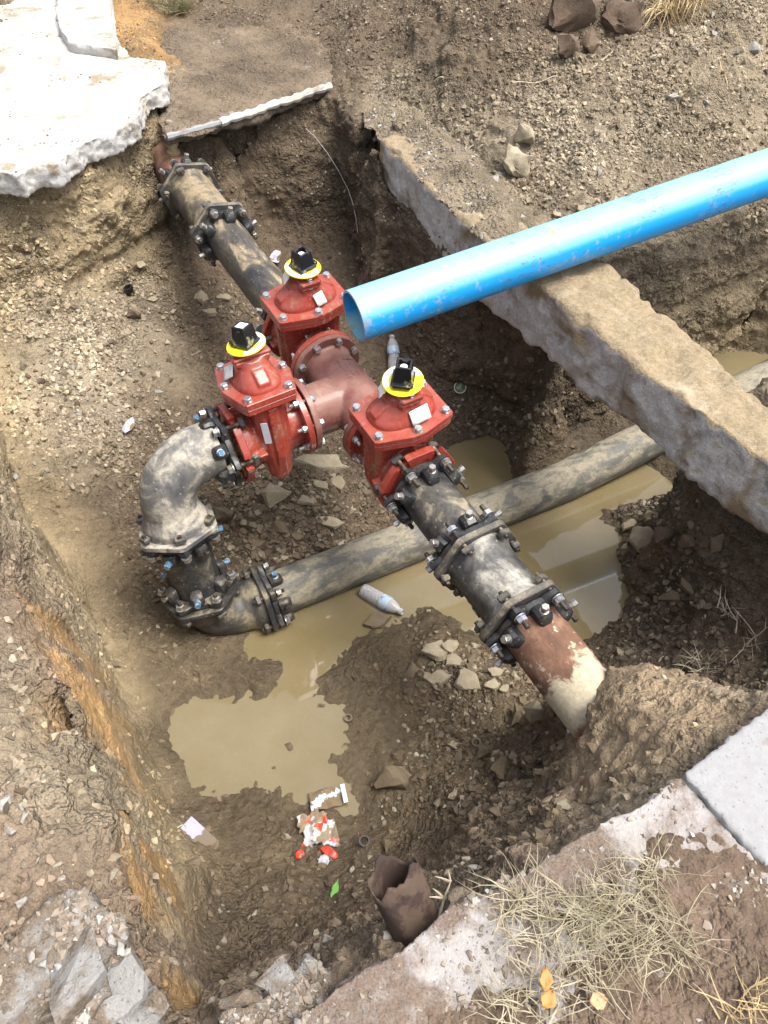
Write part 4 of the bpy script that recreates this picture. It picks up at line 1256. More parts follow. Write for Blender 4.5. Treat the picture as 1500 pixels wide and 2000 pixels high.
def valve(M, label, sticker, tilt_tag, sticker_size=(.062, .07), nut_rot=.5, tag_plate=False, rolled=0.0, white_top=False):
    v = empty('gate_valve', M, label, 'valve', None)
    link('body', VBODY, v); link('body_flange', VFL, v); link('bonnet_flange', VBF, v); bon = link('bonnet', VBON, v)
    part('end_flange', 0, lambda: MB().lathe([(-.165, .1), (-.165, .168), (-.162, .1715), (-.138, .1715), (-.135, .168), (-.135, .115)], 64), M_red, v, None, 30)
    mj_red_flange(v, .175)
    for x, y in ((.092, .158), (.092, -.158), (-.092, .158), (-.092, -.158), (.134, 0), (-.134, 0)):
        part('bonnet_bolt', 0, lambda: b_hexhead(.0175, .016), M_zinc, v, Matrix.Translation((x, y, .286)) @ Matrix.Rotation(-math.pi / 2, 4, 'Y') @ RX(random.uniform(0, 1)), 30)
    pk = part('packing_plate', 0, lambda: MB().box(.17, .10, .018, None, .006), M_red, v, Matrix.Translation((0, 0, .405)), 30)
    for s in (-1, 1):
        part('packing_bolt', 0, lambda: b_hexhead(.014, .012), M_zinc, v, Matrix.Translation((s * .066, 0, .417)) @ Matrix.Rotation(-math.pi / 2, 4, 'Y'), 30)
        part('packing_nut', 0, lambda: b_nut(.012, .012), M_zinc, v, Matrix.Translation((s * .064, 0, .378)) @ Matrix.Rotation(-math.pi / 2, 4, 'Y'), 30)
    part('stem_collar', 0, lambda: MB().lathe([(0, .042), (.02, .042), (.022, .03)], 28, Matrix.Rotation(-math.pi / 2, 4, 'Y')), M_red, v, Matrix.Translation((0, 0, .413)))
    Md = Matrix.Translation((0, 0, .440)) @ Euler(tilt_tag).to_matrix().to_4x4() @ Matrix.Diagonal((.93, .93, 1, 1))
    disc = part('tag_disc', 0, lambda: MB().lathe([(0, .02), (0, .088), (.0015, .0895), (.0045, .0895), (.006, .088), (.006, .02)], 56, Matrix.Rotation(-math.pi / 2, 4, 'Y'), closed=True), M_yellow, v, Md)
    def arc():
        mb = MB(); n = 30; a0, a1 = -.6, 2.7
        rg = []
        for k in range(n + 1):
            a = a0 + (a1 - a0) * k / n
            rg.append([(r * math.cos(a), r * math.sin(a), z) for r, z in ((.060, .0062), (.0865, .0062), (.0865, .0072), (.060, .0072))])
        return mb.rings(rg)
    part('print_ring', 0, arc, M_white, disc, Matrix.Rotation(nut_rot + 1.1, 4, 'Z'))
    def ink():
        mb = MB(); rr = random.Random(3)
        for k in range(15):
            a = -.0 + k * .19 + rr.uniform(-.03, .03)
            if k % 6 == 5: continue
            mb.box(.0022, .006, .0007, Matrix.Rotation(a, 4, 'Z') @ Matrix.Translation((.0745, 0, .0076)))
        return mb
    tag(part('print', 0, ink, M_ink, disc, Matrix.Rotation(nut_rot + .8, 4, 'Z')), kind='stuff')
    # loose paper tag hanging under the disc
    def paper():
        mb = MB(); rr = random.Random(8); R = []
        for i in range(7):
            t = i / 6
            R.append([(-.03 + .06 * k / 4 + .004 * rr.uniform(-1, 1), -.055 - .045 * t, -.001 - .055 * t * t + .006 * math.sin(k * 2 + i) ) for k in range(5)])
        vs = [p for r in R for p in r]; mb.add(vs, [(i * 5 + k, i * 5 + k + 1, i * 5 + k + 6, i * 5 + k + 5) for i in range(6) for k in range(4)])
        return mb
    pp = part('paper_tag', 0, paper, M_paper, v, Matrix.Translation((0, 0, .436)) @ Matrix.Rotation(sticker[3], 4, 'Z'))
    so = pp.modifiers.new('solid', 'SOLIDIFY'); so.thickness = .0012
    # square operating nut
    def nut():
        mb = MB()
        h = .066
        o_, i_ = .036, .026
        def sq(z, a, b=None): b = b or a; return [(-a, -b, z), (a, -b, z), (a, b, z), (-a, b, z)]
        mb.rings([sq(.0, .052), sq(.012, .052), sq(.018, .046), sq(.034, .042), sq(.093, o_), sq(.098, o_ - .002), sq(.098, i_), sq(.066, i_ - .002)])
        mb.box(.085, .024, .02, Matrix.Translation((0, -.058, .012)), .004)
        return mb
    nt = part('operating_nut', 0, nut, M_nut2, v, Matrix.Translation((0, 0, .447)) @ Matrix.Rotation(nut_rot, 4, 'Z') @ Matrix.Scale(.87, 4), 30, .0025)
    if white_top: part('stem_tip', 1, lambda: MB().box(.048, .05, .004), M_white, nt, Matrix.Translation((0, 0, .092)))
    else: part('stem_tip', 0, lambda: MB().lathe([(0, .017), (.012, .017), (.014, .013)], 20, Matrix.Rotation(-math.pi / 2, 4, 'Y')), M_white, nt, Matrix.Translation((0, 0, .068)))
    # paper label stuck on the bonnet
    Ms = sticker[0]
    def stk():
        mb = MB(); a, b = sticker_size; n = 5
        vs = []
        for i in range(n):
            for k in range(n):
                x, y = -a / 2 + a * i / (n - 1), -b / 2 + b * k / (n - 1)
                vs.append((x, y, -.10 * (y * y) - .05 * x * x))
        return mb.add(vs, [(i * n + k, i * n + k + 1, (i + 1) * n + k + 1, (i + 1) * n + k) for i in range(n - 1) for k in range(n - 1)])
    st = part('label_sticker', label, stk, M_white, v, Ms)
    so = st.modifiers.new('solid', 'SOLIDIFY'); so.thickness = .0015; so.offset = 1
    def stink():
        mb = MB(); rr = random.Random(len(label)); a, b = sticker_size
        for (fx, fy, nn) in ((-.32, .25, 4), (-.2, -.32, 7), (-.36, -.2, 3)):
            for q in range(nn):
                x, y = a * fx + q * .0045, b * fy
                mb.box(.0028 * rr.uniform(.6, 1.2), .0016, .0006, Matrix.Translation((x, y + rr.uniform(-.0008, .0008), .0024 - .10 * y * y)))
        return mb
    tag(part('print', label, stink, M_ink, st), kind='stuff')
    if tag_plate:
        part('data_plate', 0, lambda: MB().box(.03, .003, .105, None, .0012), M_silver, v, Matrix.Translation((.05, .158, .10)) @ Matrix.Rotation(.06, 4, 'X') @ Matrix.Rotation(-.5, 4, 'Z'), 30)
    return v

DV = .262 + .004 + .165
DVB = .264 + .004 + .165
vt = valve(frame(T + UR * DV, UR, roll=math.radians(-2)), 'red gate valve nearest the end of the blue pipe, black nut on yellow disc',
           (Matrix.Translation((-.096, -.03, .325)) @ Matrix.Rotation(-1.0, 4, 'Y') @ Matrix.Rotation(.2, 4, 'Z'), 0, 0, 2.9), (.05, -.02, 0), (.058, .05), .25)
vr = valve(frame(T - UR * DV, -UR, roll=math.radians(0)), 'red gate valve above the muddy water, joined to the near black pipe',
           (Matrix.Translation((.096, .03, .325)) @ Matrix.Rotation(1.0, 4, 'Y') @ Matrix.Rotation(.1, 4, 'Z'), 0, 0, -.35), (.12, .06, 0), (.062, .088), .9)
VD = (VB + Vector((0, 0, -.03))).normalized()
vl = valve(frame(T + VD * DVB, VD, roll=math.radians(7.5)), 'red gate valve on the side branch above the rock heap, silver data plate',
           (Matrix.Translation((.094, -.035, .326)) @ Matrix.Rotation(.95, 4, 'Y') @ Matrix.Rotation(.75, 4, 'Z'), 0, 0, .9), (-.06, .1, 0), (.06, .075), .55, True, white_top=True)
gland(vr, .175, 1, a0=0, mring=M_blackclean, mtorque=M_steelnut, gap=.05, stub=.065)
gland(vl, .175, 1, a0=0, mring=M_blackclean, mbolt=M_dkbolt, mtorque=M_bluebolt, mnut=M_steelnut, gap=.05, stub=.03)
gland(vt, .175, 1, a0=0, mring=M_blackclean, gap=.05, stub=.03)

# ---- fittings on the main run
def hexflange(parent, x, m, th=.028, a0=0.0, label=None):
    pts = rounded(6, .158, .034, 0)
    o = part('flange', ('hex', th), lambda: MB().prism(pts, -th / 2, th / 2, .004), m, parent, Matrix.Translation((x, 0, 0)) @ RX(a0), 30)
    return o

def sleeve(p0, p1, m, mfl, label, a0, **kw):
    "long mechanical-joint sleeve from flange p0 to flange p1"
    L = (p1 - p0).length
    o = empty('coupling_sleeve', frame(p0, p1 - p0), label, 'pipe coupling')
    mb = MB()
    mb.lathe([(0, .1), (.0, .148), (.035, .146), (.06, .134), (.085, .131), (L - .085, .131), (L - .06, .134), (L - .035, .146), (L, .148), (L, .1)], 56)
    link('body', cast(mb, 'body', m, .006, 5), o)
    hexflange(o, .012, mfl, a0=a0); hexflange(o, L - .012, mfl, a0=a0)
    gland(o, L, 1, a0=a0, **kw)
    gland(o, 0, -1, a0=-a0, **kw)
    return o

sA, sB = s_at(1082), s_at(1208)
slv = sleeve(run(sA), run(sB), M_sleeve, M_ring, 'black iron sleeve coupling smeared with pale mud, nearest the camera', .0, gap=.04, mnut=M_zinc, stub=.065)
# emblem and rows of worn casting marks
cast_marks(slv, ((.10, 2.1, 9, .018, False), (.14, 2.0, 10, .018, False), (.18, 2.0, 10, .018, False), (.215, 2.2, 8, .018, False)), .1325, M_sleeve, seed=9, h=.004)
Lsl = (run(sA) - run(sB)).length
def emblem():
    mb = MB(); 
    Mz = Matrix.Rotation(-math.pi / 2, 4, 'Y')
    mb.lathe([(0, .020), (0, .024), (.004, .024), (.004, .020)], 24, Mz, closed=True)
    for x_, y_, a_ in ((-.007, .0, 0), (.007, .0, 0), (-.003, .003, .6), (.003, .003, -.6)):
        mb.box(.003, .018 if a_ == 0 else .011, .004, Matrix.Translation((x_, y_, .002)) @ Matrix.Rotation(a_, 4, 'Z'))
    return mb
part('cast_emblem', 0, emblem, M_sleeve, slv, RX(1.95 - math.pi * 0) @ Matrix.Translation((Lsl - .13, 0, .131)))
pipe_seg('short_pipe', T - UR * (DV + .16), run(sA) - UR * .05, R8, M_black, 'short black pipe splashed with mud between red valve and near coupling')
rp = pipe_seg('rusty_pipe', run(sB) + UR * .06, run(sB) - UR * .85, R8 + .003, M_rust, 'rusty iron pipe with a pale lime patch running into the near mound')
sC, sD = s_at(455), s_at(372)
far_sl = sleeve(run(sC), run(sD), M_farsleeve, M_ring, 'tan-dusted sleeve coupling at the far end of the pit', .2, gap=.04, mnut=M_steelnut, stub=.04)
pipe_seg('straight_pipe', T + UR * (DV + .16), run(sC) + UR * .05, R8, M_farpipe, 'black pipe streaked with dried mud beyond the top valve')
pf = pipe_seg('rusty_pipe', run(sD) - UR * .05, run(sD) + UR * .75, R8 + .004, M_rust2, 'brown rusty pipe stub with a brass tap at the far wall')
def corp():
    mb = MB(); Mz = Matrix.Rotation(-math.pi / 2, 4, 'Y')
    mb.lathe([(0, .04), (.02, .04), (.024, .028), (.05, .028)], 20, Mz)
    mb.prism(hexpts(.034, 6), .045, .07, .003, Mz)
    mb.lathe([(.07, .024), (.10, .022), (.102, .026), (.125, .026), (.127, .016), (.115, .014)], 20, Mz)
    mb.box(.03, .07, .02, Matrix.Translation((0, 0, .058)), .004)
    return mb
part('brass_tap', 0, corp, M_brass, pf, Matrix.Translation((.30, -.01, .112)))

# ---- left elbows and riser
EL1 = at(312, 925, T.z)
L1 = (EL1 - T).dot(VB)
EL1 = T + VB * L1
EL2 = at(397, 1218, -.85)
out = (EL2 - EL1)
out = (out - VB * out.dot(VB)).normalized()
EL2 = EL1 + out * ((EL2 - EL1).dot(out))
PLA = at(1103, 940, -.85)
PLB = at(1478, 752, -.74)
wdir = (PLA - EL2).normalized()
wdir = (wdir - out * wdir.dot(out)).normalized()
print('branch', L1, 'riser', (EL2 - EL1).length, 'tee s', sT, 'valve end', DV + .175, 'sleeve', Lsl)

def elbow(name, origin, din, dout, a, b, Rb, m, label, plain_in=False, r=.124):
    "bend with legs a (back along din) and b (along dout)"
    ex = din.normalized(); ez = -dout.normalized(); ey = ez.cross(ex)
    M = Matrix((ex, ey, ez)).transposed().to_4x4(); M = Matrix.Translation(origin) @ M
    o = empty(name, M, label, 'pipe elbow')
    mb = MB()
    pts = [(-a, 0, 0)]
    n = 14
    for k in range(n + 1):
        t = math.pi / 2 * k / n
        pts.append((-Rb + Rb * math.sin(t), 0, -Rb + Rb * math.cos(t)))
    pts.append((0, 0, -b))
    mb.tube(pts, r, 40)
    MI = FLIP; MO = Matrix.Rotation(math.pi / 2, 4, 'Y')      # local X towards each open end
    bell = [(-.12, .124), (-.085, .136), (-.06, .148), (0, .150), (0, .1)]
    if not plain_in: mb.lathe([(a + x, rr) for x, rr in bell], 48, MI)
    mb.lathe([(b + x, rr) for x, rr in bell], 48, MO)
    link('body', cast(mb, 'body', m, .006, 6), o)
    ends = [(MO, b)] + ([] if plain_in else [(MI, a)])
    return o, ends

def end_joint(o, Mo, dist, mfl, a0, **kw):
    sub = Mo
    pts = rounded(6, .158, .034, 0)
    part('flange', ('hex', 'e'), lambda: MB().prism(pts, -.014, .014, .004), mfl, o, Mo @ Matrix.Translation((dist - .012, 0, 0)) @ RX(a0), 30)
    # glands are built along +X, so place them under a turned holder mesh: the flange ring itself
    return Mo, dist

def gland_at(o, Mo, dist, **kw):
    n0 = set(o.children)
    gland(o, dist, 1, **kw)
    for c in o.children:
        if c not in n0: c.matrix_basis = Mo @ c.matrix_basis

bpy.context.view_layer.update()
e1, ends1 = elbow('pipe_elbow', EL1, VB, out, .27, .33, .20, M_elbow, 'chalky mud-smeared elbow turning down from the left red valve', True)
for Mo, dd in ends1:
    end_joint(e1, Mo, dd, M_elbow, .15); gland_at(e1, Mo, dd, a0=.15, mtorque=M_bluebolt, gap=.04, stub=.03)
e2, ends2 = elbow('pipe_elbow', EL2, out, wdir, .20, .29, .17, M_lowelbow, 'mud-caked elbow at the bottom of the riser by the water')
for Mo, dd in ends2:
    end_joint(e2, Mo, dd, M_black, .3); gland_at(e2, Mo, dd, a0=.3, mring=M_black, mtorque=M_bluebolt, gap=.04, stub=.045)
pipe_seg('riser_pipe', EL1 + out * .26, EL2 - out * .14, R8, M_black, 'short black upright pipe between the two left elbows')
p_in = EL2 + wdir * .25
pend = PLB + (PLB - PLA).normalized() * 1.4
mb = MB()
path = [p_in.lerp(PLA, t) for t in np.linspace(0, 1, 30)] + [PLA.lerp(PLB, t) for t in np.linspace(.05, 1, 20)] + [PLB.lerp(pend, t) for t in np.linspace(.1, 1, 10)]
Mp = frame(p_in, PLA - p_in)
inv = Mp.inverted()
mb.tube([inv @ p for p in path], R8 + .004, 48)
o = link('long_pipe', mb.mesh('long_pipe', M_lowpipe, 40)); o.matrix_world = Mp
tag(o, 'long mud-coated pipe lying in the water under the kerb', 'pipe')

# ---- the blue pipe
BA, BB = at(690, 618, .47), at(1480, 344, .63)
dB = (BB - BA).normalized()
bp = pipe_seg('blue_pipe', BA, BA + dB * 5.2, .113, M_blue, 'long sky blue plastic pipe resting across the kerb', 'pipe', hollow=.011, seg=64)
# ------------------------------------------------------------------ loose stones, clods and gravel
def hull(seed, n=14, flat=.55, jit=.35):
    rr = random.Random(seed)
    pts = []
    for i in range(n):
        v = Vector((rr.gauss(0, 1), rr.gauss(0, 1), rr.gauss(0, 1))).normalized()
        v *= 1 + rr.uniform(-jit, jit * .3)
        pts.append(Vector((v.x * rr.uniform(.8, 1), v.y, v.z * flat)))
    bm = bmesh.new()
    for p in pts: bm.verts.new(p)
    bmesh.ops.convex_hull(bm, input=bm.verts)
    lo = [v for v in bm.verts if not v.link_faces]
    bmesh.ops.delete(bm, geom=lo, context='VERTS')
    s = 1 / max(max(abs(c) for c in v.co) for v in bm.verts)
    bmesh.ops.scale(bm, vec=(s, s, s), verts=bm.verts)
    return bm

def chip(seed, n=7, th=.22):
    "flat angular shale flake"
    rr = random.Random(seed)
    base = []
    for i in range(n):
        a = 2 * math.pi * (i + rr.uniform(-.3, .3)) / n
        r = rr.uniform(.6, 1)
        base.append((r * math.cos(a), r * math.sin(a) * rr.uniform(.75, 1)))
    bm = bmesh.new()
    for s, k in ((-1, .92), (1, .9), (1, 1.0), (-1, 1.0)):
        for x, y in base:
            zz = th * (1 if abs(k - 1) > .01 else .72)
            bm.verts.new((x * k, y * k, s * zz * rr.uniform(.8, 1.1) + .08 * x * rr.uniform(-1, 1)))
    bmesh.ops.convex_hull(bm, input=bm.verts)
    bmesh.ops.delete(bm, geom=[v for v in bm.verts if not v.link_faces], context='VERTS')
    return bm

def clod(seed):
    rr = random.Random(seed)
    bm = bmesh.new(); bmesh.ops.create_icosphere(bm, subdivisions=2, radius=1)
    P = np.array([v.co[:] for v in bm.verts])
    d = 1 + .28 * fbm(P + seed * 3.1, 1.3, 3, .6, seed) 
    for v, k in zip(bm.verts, d): v.co *= float(k); v.co.z *= .75
    return bm

def craggy(bm, seed, amp=.06, cuts=1):
    "split the faces of a stone and break its surface up"
    bmesh.ops.triangulate(bm, faces=bm.faces)
    bmesh.ops.subdivide_edges(bm, edges=bm.edges, cuts=cuts, use_grid_fill=True)
    P = np.array([v.co[:] for v in bm.verts])
    d = fbm(P + seed * 7.7, 2.2, 3, .6, seed) * amp
    for v, k in zip(bm.verts, d): v.co *= 1 + float(k)
    return bm

def bm_mesh(bm, name, m, smooth=False, ang=30):
    me = bpy.data.meshes.new(name); bm.to_mesh(me); bm.free()
    if m: me.materials.append(m)
    if smooth: me.shade_smooth(); me.set_sharp_from_angle(angle=math.radians(ang))
    return me

PROTO = {}
for mkey, m in (('p', M_rock), ('d', M_rockd), ('w', M_rockw), ('c', M_clod)):
    PROTO[mkey] = [bm_mesh(craggy(chip(k, 5 + k % 3, .18 + .05 * (k % 3)), k, .20, 2), 'stone', m, True, 24) for k in range(1, 7)] + [bm_mesh(craggy(hull(k, 9, .62, .5), k, .12, 2), 'stone', m, True, 24) for k in range(11, 17)] + [bm_mesh(craggy(hull(k, 16, .8, .45), k, .22, 3), 'clod', m, True, 40) for k in range(21, 25)]

def local_frame(n, rz, tilt=0.0):
    n = Vector(n).normalized()
    x = Vector((math.cos(rz), math.sin(rz), 0)); y = n.cross(x).normalized(); x = y.cross(n).normalized()
    M = Matrix((x, y, n)).transposed().to_4x4()
    if tilt: M = M @ Matrix.Rotation(tilt, 4, 'X')
    return M

def px_size(p, px): return px * (p.y * _cp - (p.z - CAMZ) * _sp) / FOC

def put(me, name, p, n, r, label, cat, group=None, rz=0.0, sink=.25, asp=1.0, tall=1.0, tilt=0.0):
    o = link(name, me)
    S = Matrix.Diagonal((r, r * asp, r * tall, 1))
    o.matrix_world = Matrix.Translation(Vector(p) + Vector(n) * r * tall * (.35 - sink)) @ local_frame(n, rz, tilt) @ S
    return tag(o, label, cat, group)

NSTONE = 0
def hero(u, v, w, label, kind='p', idx=0, asp=.7, tall=1.0, rz=0.0, sink=.24, tilt=0.0, name='stone', cat='stone', group=None):
    "one stone placed where the photograph shows it; w is its width in pixels"
    global NSTONE
    p, n = hit(u, v)
    n = (n + Vector((0, 0, 1.2))).normalized()
    NSTONE += 1
    return put(PROTO[kind][idx], name, p, n, px_size(p, w) / 2, label, cat, group, rz, sink, asp, tall, tilt)

# the heap under the tee
hero(625, 914, 116, 'largest pale flat shale slab under the branch flange of the tee', 'p', 0, .6, .9, .2)
hero(532, 962, 84, 'pale angular block below the silver data plate valve', 'p', 10, .8, 1.1, .3)
hero(512, 912, 40, 'thin pale flake touching the foot of the left red valve', 'p', 1, .4, .8, .4)
hero(601, 978, 46, 'pale triangular flake in the middle of the heap below the tee', 'p', 2, .9)
hero(628, 950, 42, 'small pale wedge of shale right below the largest slab', 'p', 3, .8)
hero(657, 945, 38, 'upright pale chip at the right of the heap below the tee', 'p', 4, 1.1)
hero(645, 1020, 64, 'low flat pale stone at the foot of the heap nearest the long pipe', 'p', 5, .6, .8, -.2)
hero(690, 998, 28, 'small pale lump at the right foot of the heap', 'p', 11, .9)
hero(560, 992, 30, 'brown wedge between the pale block and the middle flake', 'd', 3, .8)
hero(440, 1010, 46, 'mud brown stone behind the first left elbow', 'd', 12, .8)
hero(545, 1030, 46, 'dull brown stone half buried in the heap below the tee', 'd', 13, .8, 1, .3, .3)
hero(500, 1062, 40, 'brown flake lying over the long pipe side of the heap', 'd', 5, .7)
hero(580, 1050, 34, 'brown shale chip low on the heap above the long pipe', 'd', 1, .7)
# stones on the left floor and slope
hero(250, 741, 40, 'large pale angular stone alone on the left slope', 'p', 10, .8, .9, .4)
hero(242, 657, 26, 'pale chip high on the rubble slope', 'p', 11)
hero(410, 612, 34, 'pale flat stone beside the far black pipe', 'p', 0, .8)
hero(440, 582, 40, 'pale slab touching the underside of the far black pipe', 'p', 2, .6)
hero(392, 585, 42, 'tan boulder left of the far black pipe', 'p', 13, .8)
hero(262, 617, 30, 'reddish brown block on the rubble slope', 'c', 20 - 8)
hero(380, 1688, 44, 'squarish brown stone beside the mud-covered card packet', 'd', 8, 1.2, 1.0, .2)
hero(219, 1298, 34, 'grey flat stone at the foot of the left wall', 'd', 0, .6)
hero(180, 1504, 26, 'pale stone stuck in the ochre wall', 'p', 14, .8)
# cracked slab and stones right of the puddle
for (u, v, w, i, a, rz, lb) in ((852, 1277, 48, 0, 1.2, .2, 'palest cracked shale plate, left piece'), (880, 1265, 34, 1, 1.0, .1, 'palest cracked shale plate, upper right piece'), (886, 1290, 34, 2, 1.1, .2, 'palest cracked shale plate, lower right piece'),
                                (858, 1326, 42, 3, 1.1, .9, 'pale rounded shale just below the cracked plate'), (912, 1334, 44, 4, 1.3, .6, 'pale long shale flake pointing at the puddle'), (966, 1314, 34, 5, .8, .1, 'pale diamond chip near the rusty pipe coupling'),
                                (962, 1340, 28, 0, 1.0, .3, 'pale square chip below the diamond chip'), (985, 1346, 22, 1, .8, .5, 'tiny pale chip right of the square chip'), (1048, 1388, 80, 10, .55, .0, 'large pale lens shaped stone below the rusty pipe'),
                                (1012, 1400, 46, 9, .5, 1.3, 'dark upright sliver left of the lens shaped stone'), (945, 1470, 34, 12, .9, .2, 'brown nub right of the floor centre'), (770, 1528, 78, 13, .65, .3, 'broad wet brown stone right of the silver wrapper'),
                                (980, 1505, 46, 12, .8, 1.0, 'dull grey-brown stone below the near mound'), (808, 1312, 34, 14, .9, .2, 'round brown pebble left of the cracked plate'), (738, 1215, 44, 3, 1.2, 1.2, 'dark slate wedge against the floating bottle'),
                                (1118, 1425, 26, 2, .7, .4, 'white chip at the foot of the near mound'), (760, 1650, 30, 11, .8, .5, 'small wet stone near the rusty can'), (688, 1700, 20, 7, 1.0, .3, 'whitish grey pebble above the green leaf')):
    dark = any(k in lb for k in ('dark', 'brown', 'wet', 'dull'))
    hero(u, v, w * 1.22, lb, 'd' if dark else ('w' if 'whit' in lb else 'p'), i, a, .9, rz, .12)
# right mud pile
hero(1258, 1062, 66, 'big smooth tan flake leaning in the mud pile under the kerb', 'p', 1, 1.5, .7, .4, .05, .5)
hero(1232, 1026, 60, 'pale flat flake crossing the tip of the mud pile', 'p', 2, .5, .7, .5, .1)
hero(1222, 1080, 22, 'small brown pebble standing in the water by the big tan flake', 'd', 12, .9)
hero(1345, 1150, 56, 'grey slanting sliver in the dark right bank', 'd', 4, .4, .9, 1.9)
hero(1315, 1172, 70, 'long dark grey stone at the water edge of the right bank', 'd', 13, .4, .8, -.3)
hero(1300, 1045, 50, 'dark rounded clod on the mud pile under the kerb', 'c', 12, .9)
hero(1350, 1060, 60, 'dark flat clod high on the right bank', 'c', 13, .7)
hero(1400, 1060, 60, 'pale grey lump high under the kerb end', 'd', 14, .5, 1, 1.0)
# top bank
hero(1110, 108, 50, 'reddish brown lump below the hollow in the spoil bank', 'c', 12, 1.0, 1.2, 0, 0)
hero(1152, 85, 46, 'grey-brown lump in the hollow of the spoil bank', 'c', 14, 1.1, 1.2, 0, 0)
hero(1025, 272, 50, 'large tan boulder in the middle of the spoil bank', 'p', 13, 1.0, 1.3, .4, .05)
hero(956, 366, 46, 'grey squared stone with pale top left of the blue pipe', 'w', 9, 1.2, 1.2, .2, .05)
hero(1008, 325, 74, 'crumbly tan lump of cemented gravel above the blue pipe', 'p', 15, .9, 1.2, .3, .1)
hero(1471, 98, 36, 'round pale stone at the right of the spoil bank', 'w', 13, .8)
hero(1445, 102, 20, 'small tan stone left of the round pale stone', 'p', 12, .8)
hero(1393, 28, 22, 'pale pointed stone near the dangling dry roots', 'w', 7)
hero(1195, 150, 22, 'square pale chip below the dry roots', 'p', 8)
hero(1315, 190, 24, 'grey triangular chip below a weed sprig on the bank', 'w', 0)
hero(680, 102, 14, 'single white pebble on the far bank left of centre', 'w', 13)
hero(1070, 390, 22, 'pale stone chip just above the blue pipe', 'p', 2)
hero(1088, 420, 24, 'pale flake touching the blue pipe', 'p', 3)
hero(1115, 40, 130, 'big overhanging clod left of the crack in the spoil bank', 'c', 12, .7, 1.0, .2, .3)
hero(1215, 40, 110, 'big overhanging clod right of the crack in the spoil bank', 'c', 15, .7, 1.0, .2, .3)
# lumps of mud standing in the shallow puddle
for u, v, w, lb in ((440, 1556, 18, 'small mud lump at the near shore of the big puddle'), (418, 1546, 11, 'tiny mud lump left of the puddle shore lump'), (528, 1548, 12, 'mud crumb in the puddle above the foil wrapper'), (500, 1532, 14, 'flat mud lump low in the middle of the puddle'),
                    (628, 1378, 16, 'dark mud lump at the top right of the puddle'), (565, 1458, 26, 'widest mud lump in the middle of the puddle'), (334, 1390, 22, 'mud lump at the left tip of the puddle'), (535, 1500, 12, 'thin mud crumb near the puddle centre')):
    put(PROTO['c'][12 + u % 4], 'mud_lump', at(u, v, ZW), Vector((0, 0, 1)), px_size(at(u, v, ZW), w) / 2, lb, 'mud lump', None, u * .7, .25, .7, .5)
# near left rubble
def topz(u, v, z): return at(u, v, z), Vector((0, 0, 1))
def rubble(u, v, w, z, label, kind='w', idx=9, asp=.9, tall=.9, rz=0.0, group=None, name='stone', sink=.2):
    global NSTONE
    NSTONE += 1
    p, n = topz(u, v, z)
    return put(PROTO[kind][idx], name, p, n, px_size(p, w) / 2, label, 'stone', group, rz, sink, asp, tall)
for (u, v, w, i, a, lb) in ((14, 1572, 36, 12, .9, 'white stone at the left picture edge'), (47, 1574, 24, 13, 1.0, 'round white pebble right of the white edge stone'), (47, 1595, 30, 8, .6, 'white wedge below the round white pebble'),
                            (20, 1625, 26, 9, .8, 'small white angular stone in the left row'), (72, 1657, 40, 10, .6, 'largest white stone of the left row'), (75, 1680, 20, 7, .8, 'white chip under the largest stone of the left row'),
                            (102, 1702, 26, 14, .8, 'grey pebble beside the straw sprig'), (120, 1718, 22, 13, .8, 'tan pebble beside the straw sprig'), (44, 1762, 24, 12, .9, 'tan white stone on the edge of the corner slab'),
                            (62, 1868, 26, 13, 1.0, 'white pebble left of the big concrete chunk'), (85, 1882, 26, 8, .8, 'white angular pebble touching the big concrete chunk'), (218, 1838, 34, 13, .6, 'grey smooth pebble on the corner slab'),
                            (236, 1855, 30, 12, .8, 'dark grey pebble on the corner slab'), (250, 1860, 26, 14, .8, 'light pebble near the corner slab edge')):
    rubble(u, v, w, .57 if v > 1740 else .51, lb, 'w', i, a, .9, u * .3, None)
def chunk(u, v, sx, sy, h, z, rz, seed, label):
    bm = craggy(hull(seed, 11, 1, .45), seed, .07, 4)
    me = bm_mesh(bm, 'concrete_chunk', M_rubble, True, 18)
    o = link('concrete_chunk', me); p = at(u, v, z + h * .3)
    o.matrix_world = Matrix.Translation(p) @ Matrix.Rotation(rz, 4, 'Z') @ Matrix.Rotation(.12, 4, 'X') @ Matrix.Diagonal((sx, sy, h * .75, 1))
    return tag(o, label, 'concrete chunk')
chunk(152, 1905, .070, .098, .08, .545, .2, 3, 'big rough concrete chunk on the near left corner slab')
chunk(258, 1930, .045, .085, .05, .55, .35, 5, 'long concrete chunk along the straight slab edge')
chunk(222, 1975, .045, .035, .06, .55, .1, 8, 'rounded concrete chunk at the bottom edge left of the pit')
chunk(110, 1990, .055, .03, .06, .54, .5, 11, 'low grey concrete chunk below the biggest chunk')
chunk(285, 1985, .05, .05, .05, .55, .9, 14, 'small concrete chunk at the corner by the slab edge')
chunk(190, 1860, .05, .04, .05, .55, .9, 17, 'small pale chunk behind the biggest chunk')
chunk(545, 1915, .05, .035, .04, .59, .6, 20, 'pale concrete lump at the left of the jagged near chunk')
chunk(606, 1893, .036, .03, .035, .59, .2, 22, 'grey concrete lump at the top of the jagged near chunk')
chunk(480, 1962, .055, .03, .03, .59, .5, 25, 'long white rubble lump along the jagged near chunk')
for (u, v, w, lb) in ((640, 1838, 26, 'grey pebble on the near slope left of the rusty can'), (830, 1820, 22, 'pale pebble by the rusty can'), (925, 1695, 24, 'grey pebble in the dark root soil'), (1000, 1640, 22, 'brown pebble below the near mound'), (760, 1830, 28, 'white limestone pebble above the slab edge')):
    hero(u, v, w, lb, 'w' if 'white' in lb or 'grey' in lb else 'd', 12, .8)

